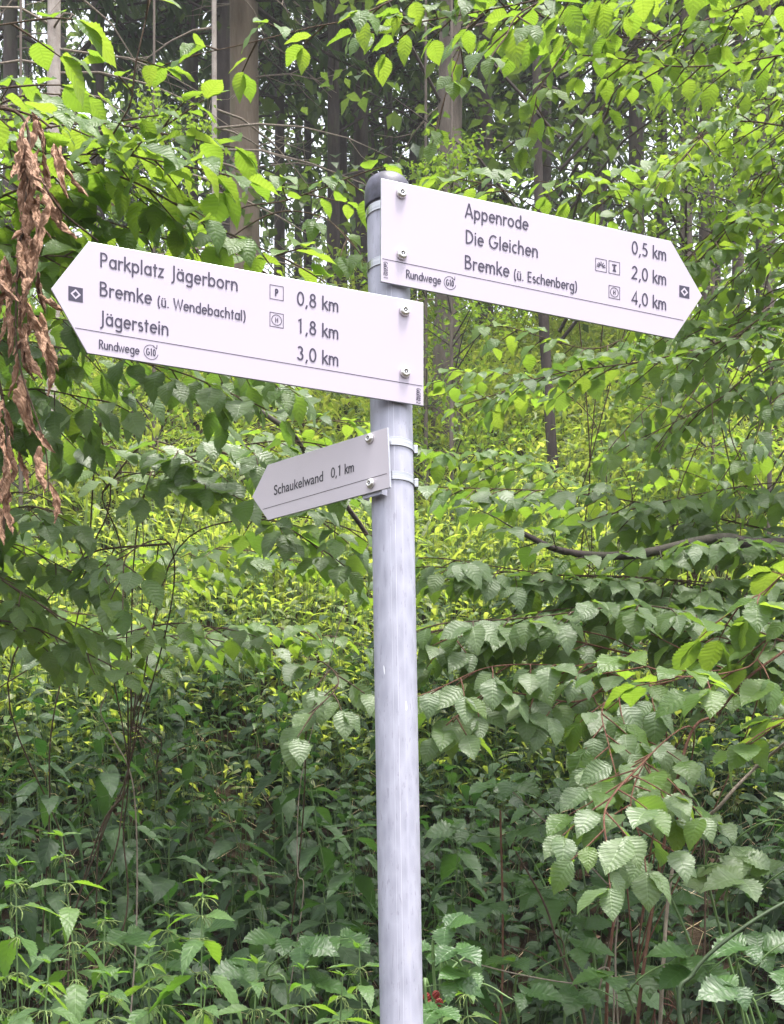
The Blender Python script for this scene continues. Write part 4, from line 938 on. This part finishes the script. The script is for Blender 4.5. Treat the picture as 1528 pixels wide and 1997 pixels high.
bramble('bramble low in the middle of the left foreground', (-.45, 3.9), [[(520, 1960, 3.7), (600, 1850, 3.6), (680, 1830, 3.5)], [(450, 1980, 3.7), (430, 1880, 3.7), (350, 1830, 3.6)], [(560, 2000, 3.5), (520, 1900, 3.5), (560, 1860, 3.4)], [(300, 2000, 3.6), (250, 1850, 3.6), (200, 1820, 3.5)]], 'bramble', .085, every=.08)

def cane(name, label, pts, r0, r1, mat, sides=()):
    a = P(*pts[0]); g = ground_pt(a.x, a.y) if a.z > ground_z(a.x, a.y) else a
    t = thing(name, label, 'sapling' if name == 'leafless_sapling' else 'stem', g); tb = Tubes(6); a_ = P(*pts[0]); l_ = (a_-g).length*.08; path = catmull([g-Vector((0, 0, .03))]+([g.lerp(a_, f_)+rv(l_) for f_ in (.3, .65)] if l_ > .02 else [])+[P(*p) for p in pts], 9); m = len(path)
    tb.add(path, [r0+(r1-r0)*i/(m-1) for i in range(m)], .25)
    for s in sides: tb.add(catmull([P(*p) for p in s], 6), r1*.8, .2)
    obj('stem', tb.mesh('stem', g), M[mat], t)
cane('leafless_sapling', 'reddish brown upright bare stem in the middle of the dark hollow right of the post', [(1182, 1990, 3.7), (1190, 1850, 3.7), (1212, 1700, 3.7), (1240, 1640, 3.6)], .0065, .003, 'twig_red', [[(1212, 1700, 3.7), (1280, 1660, 3.6), (1304, 1655, 3.5)]])
cane('leafless_sapling', 'pale grey thin stem zigzagging up from the reddish stem', [(1200, 1900, 3.68), (1203, 1780, 3.68), (1180, 1650, 3.65), (1185, 1580, 3.65)], .003, .002, 'twig_grey')
cane('leafless_sapling', 'thin arching twig crossing the dark hollow from the post towards the reddish stem', [(1205, 1760, 3.72), (1180, 1720, 3.7), (1110, 1650, 3.7), (1050, 1590, 3.7), (1000, 1545, 3.7)], .003, .0016, 'twig_grey')
cane('leafless_sapling', 'straight brown stem nearest to the pole in the dark hollow', [(975, 1990, 4.2), (980, 1800, 4.2), (975, 1580, 4.2)], .004, .003, 'twig_red')
cane('leafless_sapling', 'curved brown stem between the straight stem and the reddish stem', [(1140, 1990, 3.9), (1090, 1850, 3.9), (1060, 1760, 3.9), (1005, 1660, 3.9)], .005, .0025, 'twig', [[(1100, 1890, 3.9), (1098, 1840, 3.9), (1080, 1820, 3.88)], [(1098, 1900, 3.9), (1040, 1860, 3.9), (985, 1842, 3.9)]])
cane('bramble_cane', 'thick dark green cane arching up to the right edge at the bottom right', [(1325, 1990, 3.0), (1350, 1900, 3.0), (1420, 1830, 3.0), (1530, 1760, 3.0), (1640, 1720, 3.0)], .0065, .004, 'stem_dark')
cane('bramble_cane', 'long grey brown cane running diagonally up to the right edge beside the bush', [(1310, 1700, 3.6), (1405, 1570, 3.5), (1470, 1500, 3.5), (1540, 1440, 3.4), (1620, 1360, 3.4)], .006, .0035, 'twig_grey')
cane('bramble_cane', 'red brown cane rising steeply to the right edge above the grey brown cane', [(1330, 1480, 3.5), (1400, 1390, 3.5), (1460, 1320, 3.4), (1540, 1260, 3.4), (1620, 1180, 3.4)], .005, .003, 'twig_red')
cane('bramble_cane', 'thin pale horizontal cane low at the right behind the berry bramble', [(1195, 1915, 3.6), (1120, 1918, 3.6), (1010, 1900, 3.6), (900, 1872, 3.6)], .0028, .0018, 'twig_grey')
cane('bare_vine', 'pale crooked vine hanging on the bank left of the broad nettle', [(260, 1540, 4.3), (220, 1440, 4.3), (196, 1390, 4.3), (208, 1350, 4.3)], .0032, .002, 'twig_grey')
cane('bare_vine', 'long thin straight vine left of the pole in front of the dark bank', [(590, 1755, 4.0), (580, 1700, 4.0), (582, 1560, 4.0), (604, 1440, 4.0), (680, 1150, 4.0), (720, 1060, 4.0)], .0018, .0012, 'twig_grey')
cane('bare_branch', 'dark rotten branch slanting out from under the left board', [(775, 1470, 6.3), (765, 1150, 5.4), (600, 890, 4.7), (560, 840, 4.6), (490, 790, 4.6), (410, 730, 4.6), (330, 680, 4.6)], .010, .007, 'bark_dark')
cane('leafless_sapling', 'thin dark stem climbing out of the bush toward the right edge', [(1370, 1620, 3.9), (1330, 1540, 3.9), (1290, 1480, 3.8)], .003, .002, 'twig')

# ------------------------------------------------------------------ vegetation masses on bank and slope
def scatter_cover():
    Tc = []; Tl = []; stems = Tubes(3); Tg = []
    r = random.Random(21)
    for i in range(12000):                 # small plants on the bright slope
        Y = 6.1*(26/6.1)**(r.random()**1.1); hw = Y*.31+.5; x = r.uniform(-hw, hw); g = ground_pt(x, Y)
        cn = mnoise.noise(Vector((x*.9, Y*.9, 2)))
        if cn < -.18 and r.random() < .75: continue
        h = r.uniform(.12, .55)*(1+.03*Y)*(1+1.1*cn); ang = r.uniform(0, 6.28); lf = r.uniform(.045, .085)*(1+.03*Y); lx, ly = r.uniform(-.12, .12), r.uniform(-.25, .0)
        k = r.randint(6, 10); kind = r.random()
        for j in range(k):
            f = (j+1)/k; p = g+Vector((lx*f*f, ly*f*f, h*f)); a = ang+j*2.4
            d = Vector((cos(a), sin(a), r.uniform(-.35, .5))).normalized(); p = p+d*.02
            (Tc if kind < .68 else Tl)[len(Tc if kind < .68 else Tl):] = [(p, d, Vector((r.uniform(-.4, .4), r.uniform(-.9, .1), 1)), lf*(1.25-.6*f)*(1 if kind < .68 else 1.5))]
        if Y < 9: stems.add([g, g+Vector((lx, ly, h))], [.002, .001])
    for i in range(7000):
        Y = 7.5*(24/7.5)**r.random(); hw = Y*.31+.5; x = r.uniform(-hw, hw); g = ground_pt(x, Y)
        d = Vector((r.uniform(-.5, .5), r.uniform(-.6, .3), 1)).normalized(); Tg.append((g, d, rv(1).normalized(), r.uniform(.25, .5)))
    merged('ground_cover', 'cover', Tc, 'cover')['label'] = 'bright yellow green leafy ground cover on the forest slope'
    merged('lance_leaved_ground_cover', 'lance', Tl, 'cover')['label'] = 'narrow leaved yellow green herbs on the forest slope'
    o = merged('grass', 'grass', Tg, 'cover'); o['label'] = 'thin grass blades among the herbs on the forest slope'; o['category'] = 'grass'
    o = obj('herb_stems', stems.mesh('herb_stems'), M['stem_green']); o['kind'] = 'stuff'; o['label'] = 'thin green stems of the herbs on the bank'; o['category'] = 'stems'
    for nm in ('ground_cover', 'lance_leaved_ground_cover'): bpy.data.objects[nm]['category'] = 'ground cover'
    # broad leaves on the near bank, their shade put into the leaf colour
    Tb = []; Tk = Tubes(3)
    for i in range(1700):
        Y = 4.3+2.6*r.random(); hw = Y*.30+.35; x = r.uniform(-hw, hw); g = ground_pt(x, Y); h = r.uniform(.15, .6)
        lx, ly = r.uniform(-.12, .12), r.uniform(-.3, 0); ang = r.uniform(0, 6); lf = r.choice((r.uniform(.05, .09), r.uniform(.07, .13)))
        k = r.randint(5, 8)
        for j in range(k):
            f = (j+1)/k; p = g+Vector((lx*f*f, ly*f*f, h*f)); a = ang+j*2.4; d = Vector((cos(a), sin(a)-.2, r.uniform(-.6, .25))).normalized()
            Tb.append((p+d*.03, d, Vector((r.uniform(-.3, .3), r.uniform(-1.0, .0), 1)), lf*(1.2-.4*f)))
        Tk.add([g, g+Vector((lx, ly, h))], [.0022, .0012])
    o = merged('bank_undergrowth', 'nettle_lo', Tb, 'cover_shaded'); o['label'] = 'leafy undergrowth covering the lower bank, with shade put into the leaf colour'; o['category'] = 'undergrowth'
    o = obj('undergrowth_stems', Tk.mesh('undergrowth_stems'), M['stem_green']); o['kind'] = 'stuff'; o['label'] = 'thin stems in the dark undergrowth of the bank'; o['category'] = 'stems'
    # brown litter and dry straws on the bank
    Td = []; st = Tubes(3)
    for i in range(2600):
        Y = 3.6+3.6*r.random(); x = r.uniform(-2.6, 2.6); g = ground_pt(x, Y)+Vector((0, 0, .015)); Td.append((g, Vector((r.uniform(-1, 1), r.uniform(-1, 1), r.uniform(-.1, .4))), UP+rv(.6), r.uniform(.04, .08)))
    for i in range(500):
        Y = 4.6+2.4*r.random(); x = r.uniform(-2.2, 2.2); g = ground_pt(x, Y); e = Vector((r.uniform(-.35, .35), r.uniform(-.35, 0), r.uniform(-.05, .3))); st.add([g, g+e*.5+Vector((0, 0, .08)), g+e], [.0014, .0012, .0008])
    o = merged('leaf_litter', 'cover', Td, 'dead_flat'); o['label'] = 'brown dry leaf litter lying on the bank soil'; o['category'] = 'leaf litter'
    o = obj('dry_stalks', st.mesh('dry_stalks'), M['straw']); o['kind'] = 'stuff'; o['label'] = 'dry pale stalks lying on the shaded bank'; o['category'] = 'stalks'
M['dead_flat'] = leaf_mat('litter_leaf', [(.09, .05, .028), (.16, .09, .05), (.22, .13, .08)], [(.2, .1, .03), (.25, .12, .04)], .12, .7, 6, .3)
scatter_cover()

# ------------------------------------------------------------------ forest behind
def crown_mesh(name, kind, n_clump, per, size, hgt, rad, seed, mat, low=.12, spread=.8, sparse=1):
    """leaf clumps set along limbs through a crown volume; unit metres, base of tree at origin"""
    r = random.Random(seed); T = []; tb = Tubes(4)
    for i in range(n_clump):
        h = hgt*(low+(1-low)*r.random()); a = r.uniform(0, 6.283); rr = rad*(1-.75*max(0, (h/hgt-.45)/.55))*math.sqrt(r.uniform(.08, 1))
        c = Vector((cos(a)*rr, sin(a)*rr, h+.15*rr))
        if i % 2 == 0: tb.add([Vector((0, 0, h-.35*rr)), c*.5+Vector((0, 0, (h-.1*rr)*.5)), c], [.015, .010, .004])
        ax = Vector((cos(a+r.uniform(-.6, .6)), sin(a+r.uniform(-.6, .6)), r.uniform(-.25, .25)))*spread
        for k in range(per):
            f = r.uniform(-1, 1); q = c+ax*f+Vector((r.gauss(0, .22), r.gauss(0, .22), r.gauss(0, .10)-.10*f*f))*spread
            d = Vector((r.uniform(-1, 1), r.uniform(-1, 1), r.uniform(-.7, .2)))
            T.append((q, d, Vector((r.uniform(-.5, .5), r.uniform(-.5, .5), 1)), size*r.uniform(.7, 1.25)))
    o = merged(name, kind, T, mat); me = o.data; bpy.data.objects.remove(o); bm = tb.mesh('limbs'); return me, bm
def spruce_mesh(seed, hgt=18, rad=1.9, low=.18):
    r = random.Random(seed); T = []; tb = Tubes(4); h = hgt*low
    while h < hgt:
        R_ = rad*(1-h/hgt)**.7+.3
        for q in range(r.randint(4, 6)):
            a = r.uniform(0, 6.283); e = Vector((cos(a), sin(a), 0)); L = R_*r.uniform(.6, 1.1); pts = []
            for k in range(6):
                f = k/5; pts.append(Vector((0, 0, h))+e*L*f+Vector((0, 0, -.28*L*f+.18*L*f*f)))
            tb.add(pts, [.02-.003*k for k in range(6)])
            if h < hgt*(low+.1) and r.random() < .7: continue
            for k in range(int(34*L)):
                f = r.uniform(.15, 1); p = pts[0].lerp(pts[-1], f); sd = Vector((-e.y, e.x, 0))*r.choice((-1, 1)); d = (e*.5+sd*r.uniform(.3, 1)+Vector((0, 0, -.35))).normalized()
                T.append((p, d, UP+rv(.3), .34*r.uniform(.6, 1.2)*(1.15-.5*f)))
        h += r.uniform(.3, .5)
    o = merged('crown', 'needle', T, 'spruce'); me = o.data; bpy.data.objects.remove(o); return me, tb.mesh('limbs')
DEC = [crown_mesh('crown', 'far', 150, 26, .15, 17, 3.0, s, 'forest', low=.14) for s in (1, 2, 3)]
DECY = [crown_mesh('crown', 'far', 90, 26, .12, 8, 1.8, s, 'hornbeam_light', low=.12, spread=.6) for s in (4, 5)]
DECD = [crown_mesh('crown', 'far', 90, 26, .12, 8, 1.8, s, 'forest', low=.2, spread=.6) for s in (14, 15)]
SPR = [spruce_mesh(s) for s in (6, 7, 8)]
GT = 'trees in the forest behind the bank'
def tree(label, px, Y, dia, bark, crown, H=20, lean=0, bend=0, name='forest_tree', group=GT, dead=0, cs=1, pyb=None, base=1.25):
    x = (px-CX)/F*Y; g = ground_pt(x, Y); t = thing(name, label, 'tree', g, group)
    pts = [Vector((lean*f*H+bend*math.sin(pi*f), 0, H*f-.3)) for f in [i/12 for i in range(13)]]
    tb = Tubes(14).add(pts, [dia/2*(base if i == 0 else 1)*(1-.5*i/12) for i in range(13)], .10)
    obj('trunk', tb.mesh('trunk'), M[bark], t)
    r = random.Random(int(px*7+Y))
    if dead:                                   # dead brittle side twigs
        db = Tubes(4)
        for k in range(dead):
            h = r.uniform(.06, .62)*H; a = r.uniform(0, 6.283); L = r.uniform(.5, 1.5); e = Vector((cos(a), sin(a)*.6, 0)); p0 = Vector((lean*h+bend*math.sin(pi*h/H), 0, h))
            pp = [p0+e*L*f+Vector((0, 0, .12*L*f-.40*L*f*f))+rv(.02) for f in (0, .25, .5, .75, 1)]; db.add(pp, [.010, .008, .006, .004, .002])
            for z in range(r.randint(1, 4)):
                f = r.choice((1, 2, 3)); b = pp[f]; d = (e+rv(.9)).normalized()*r.uniform(.15, .45); db.add([b, b+d*.5+Vector((0, 0, -.03)), b+d], [.004, .003, .0015])
        obj('dead_twigs', db.mesh('dead_twigs'), M['twig_grey'], t)['kind'] = 'stuff'
    if crown:
        me, lm = crown; rot = r.uniform(0, 6.283)
        c = obj('crown', me, None, t); c.rotation_euler = (0, 0, rot); c.scale = (cs, cs, H/20*1.1 if cs > .9 else cs); c['kind'] = 'stuff'
        l = obj('limbs', lm, M['bark_dark'], t); l['kind'] = 'stuff'; l.rotation_euler = c.rotation_euler; l.scale = c.scale
    return t
tree('pale scaly trunk at the far left behind the withered leaves', 101, 9.5, .105, 'bark_pale', None, 11, lean=.004, dead=55, name='spruce_tree')
tree('thin dead pale pole trunk between the left leaves and the big trunk', 419, 10.5, .045, 'bark_pale', None, 10, lean=-.002, dead=40, name='dead_sapling')
tree('large warm brown trunk rising behind the middle of the left board', 478, 13.0, .30, 'bark_beech', SPR[0], 20, lean=-.004, dead=50, name='spruce_tree')
tree('dark trunk directly left of the large warm brown trunk', 440, 15.5, .24, 'bark_dark', SPR[1], 20, dead=30, name='spruce_tree')
tree('brown trunk showing between the boards just right of the pole', 868, 11.0, .21, 'bark_grey', DEC[0], 17, lean=.012, cs=1)
tree('slim dark trunk with white sky at its left above the post', 650, 17, .16, 'bark_dark', DEC[1], 20)
tree('second slim dark trunk just right of the one beside the white sky', 667, 21, .16, 'bark_dark', SPR[2], 20, name='spruce_tree')
tree('dark trunk above and left of the pole cap', 703, 18, .21, 'bark_dark', DEC[2], 20)
tree('thin dark trunk directly above the pole cap', 757, 20, .13, 'bark_dark', DEC[0], 19)
tree('very thin dark trunk right above the pole cap', 728, 24, .12, 'bark_dark', SPR[0], 19, name='spruce_tree')
tree('thin pale leaning trunk above the start of the right board', 846, 12, .055, 'bark_pale', None, 9, lean=.02, bend=.1, dead=12, name='sapling')
tree('straight pale grey trunk on the right above the tip of the right board', 1338, 11, .105, 'bark_grey', DECD[0], 12, dead=8)
tree('dark purple brown trunk left of the pale grey trunk on the right', 1240, 14, .16, 'bark_dark', SPR[1], 20, name='spruce_tree', dead=20)
tree('brown trunk right of the pale grey trunk', 1375, 16, .15, 'bark_grey', DEC[1], 19)
tree('brown trunk second from the right edge at the top', 1438, 15, .13, 'bark_grey', DEC[2], 18, lean=.004)
tree('brown trunk nearest the right edge at the top', 1496, 13, .16, 'bark_grey', SPR[2], 19, name='spruce_tree', dead=20)
tree('crooked dark small tree behind the middle of the right board', 1090, 9.5, .075, 'bark_dark', DECD[1], 9, lean=.05, bend=-.35, cs=.9)
tree('dark trunk at the left edge of the top beyond the pale trunk', 190, 16, .17, 'bark_dark', SPR[0], 20, name='spruce_tree', dead=20)
tree('dark trunk with reddish tint left of the thin dead pole', 372, 18, .20, 'bark_dark', DEC[0], 20)
tree('dark trunk at the very left edge of the picture', 20, 14, .16, 'bark_dark', SPR[2], 19, name='spruce_tree', dead=30)
tree('dim trunk just right of the large warm brown trunk', 545, 20, .16, 'bark_dark', SPR[1], 19, name='spruce_tree')
tree('dim trunk between the warm brown trunk and the white sky gap', 600, 25, .16, 'bark_dark', DEC[2], 18)
tree('dim trunk right of the pole cap behind thin leaves', 805, 22, .13, 'bark_dark', SPR[2], 19, name='spruce_tree')
tree('faint grey trunk above the word Appenrode', 945, 17, .20, 'bark_dark', DEC[1], 19)
tree('faint dark trunk above the middle of the right board', 1060, 19, .22, 'bark_dark', SPR[0], 20, name='spruce_tree')
tree('faint dark trunk right of the crooked small tree', 1165, 22, .2, 'bark_dark', DEC[0], 18)
tree('dark trunk far behind at the right between the two brown trunks', 1290, 23, .2, 'bark_dark', DEC[2], 18)
r = random.Random(5)
for i in range(16):
    tree(('leftmost', 'second from the left', 'third from the left', 'fourth from the left', 'fifth from the left', 'sixth from the left', 'seventh from the left', 'eighth from the left', 'eighth from the right', 'seventh from the right', 'sixth from the right', 'fifth from the right', 'fourth from the right', 'third from the right', 'second from the right', 'rightmost')[i]+' of the distant dark trunks deep in the forest', -80+112*i+r.uniform(-25, 25), r.uniform(25, 36), r.uniform(.14, .25), 'bark_dark', (DEC+SPR)[i % 6], 18, group='distant trunks deep in the forest')
for lb, px, Y, c, s, h in (('small yellow green sapling above the left end of the right board', 880, 8.5, DECY[0], .32, 4), ('tiny sapling right of the pole cap', 830, 9.5, DECY[1], .30, 4), ('yellow green sapling at the right edge beyond the right board', 1500, 8.2, DECY[1], .42, 4), ('yellow green sapling beyond the tip of the right board', 1390, 9.0, DECY[0], .40, 4),
                           ('small leafy sapling on the slope behind the left board', 300, 9, DECY[0], .36, 4), ('light green sapling at the far left on the slope', 40, 8.5, DECY[1], .34, 4)):
    tree(lb, px, Y, .03, 'bark_grey', c, h, cs=s, name='sapling', group='saplings on the slope')
T = []  # leaf layer above the view, put in to shade the forest below
for i in range(15000):
    Y = r.uniform(12, 34); x = r.uniform(-20, 20); z = max(ground_z(x, Y)+7.5, 1.6+.72*Y+.8)+r.uniform(0, 6)
    if mnoise.noise(Vector((x*.25, Y*.25, z*.2))) < -.25: continue
    T.append((Vector((x, Y, z)), Vector((r.uniform(-1, 1), r.uniform(-1, 1), r.uniform(-.5, .3))), Vector((r.uniform(-.4, .4), r.uniform(-.4, .4), 1)), r.uniform(.35, .65)))
o = merged('forest_shade_canopy', 'far', T, 'forest'); o['label'] = 'unseen leafy forest canopy added above the trunks to shade them'; o['category'] = 'canopy'
# the wood beyond the crest, one mass
T = []
for i in range(26000):
    Y = r.uniform(34, 58); x = r.uniform(-.42, .42)*Y; z = 11+r.random()**1.3*Y*.62
    dn = mnoise.noise(Vector((x*.18, z*.12, Y*.1)))
    if dn < -.12: continue
    T.append((Vector((x, Y, z)), Vector((r.uniform(-1, 1), r.uniform(-1, 1), r.uniform(-.8, .3))), Vector((r.uniform(-.5, .5), r.uniform(-1, .3), 1)), r.uniform(.3, .55)))
o = merged('distant_wood', 'far', T, 'forest'); o['label'] = 'mass of foliage of the wood far beyond the slope'; o['category'] = 'wood'
hz = [(x, y, z) for x in (-142, 142) for y in (-37, 87) for z in (-2.5, 52)]
hm = bpy.data.materials.new('air'); hm.use_nodes = True; hm.node_tree.nodes.clear()
hv = hm.node_tree.nodes.new('ShaderNodeVolumePrincipled'); ho = hm.node_tree.nodes.new('ShaderNodeOutputMaterial')
hv.inputs['Color'].default_value = (.93, .95, 1, 1); hv.inputs['Density'].default_value = .0016
hm.node_tree.links.new(hv.outputs[0], ho.inputs['Volume'])
o = obj('haze', mesh_py('haze', hz, [(0, 1, 3, 2), (4, 6, 7, 5), (0, 4, 5, 1), (2, 3, 7, 6), (0, 2, 6, 4), (1, 5, 7, 3)]), hm); o['kind'] = 'stuff'; o['label'] = 'thin pale haze in the air of the forest'; o['category'] = 'haze'
print('OBJECTS', len(bpy.data.objects))
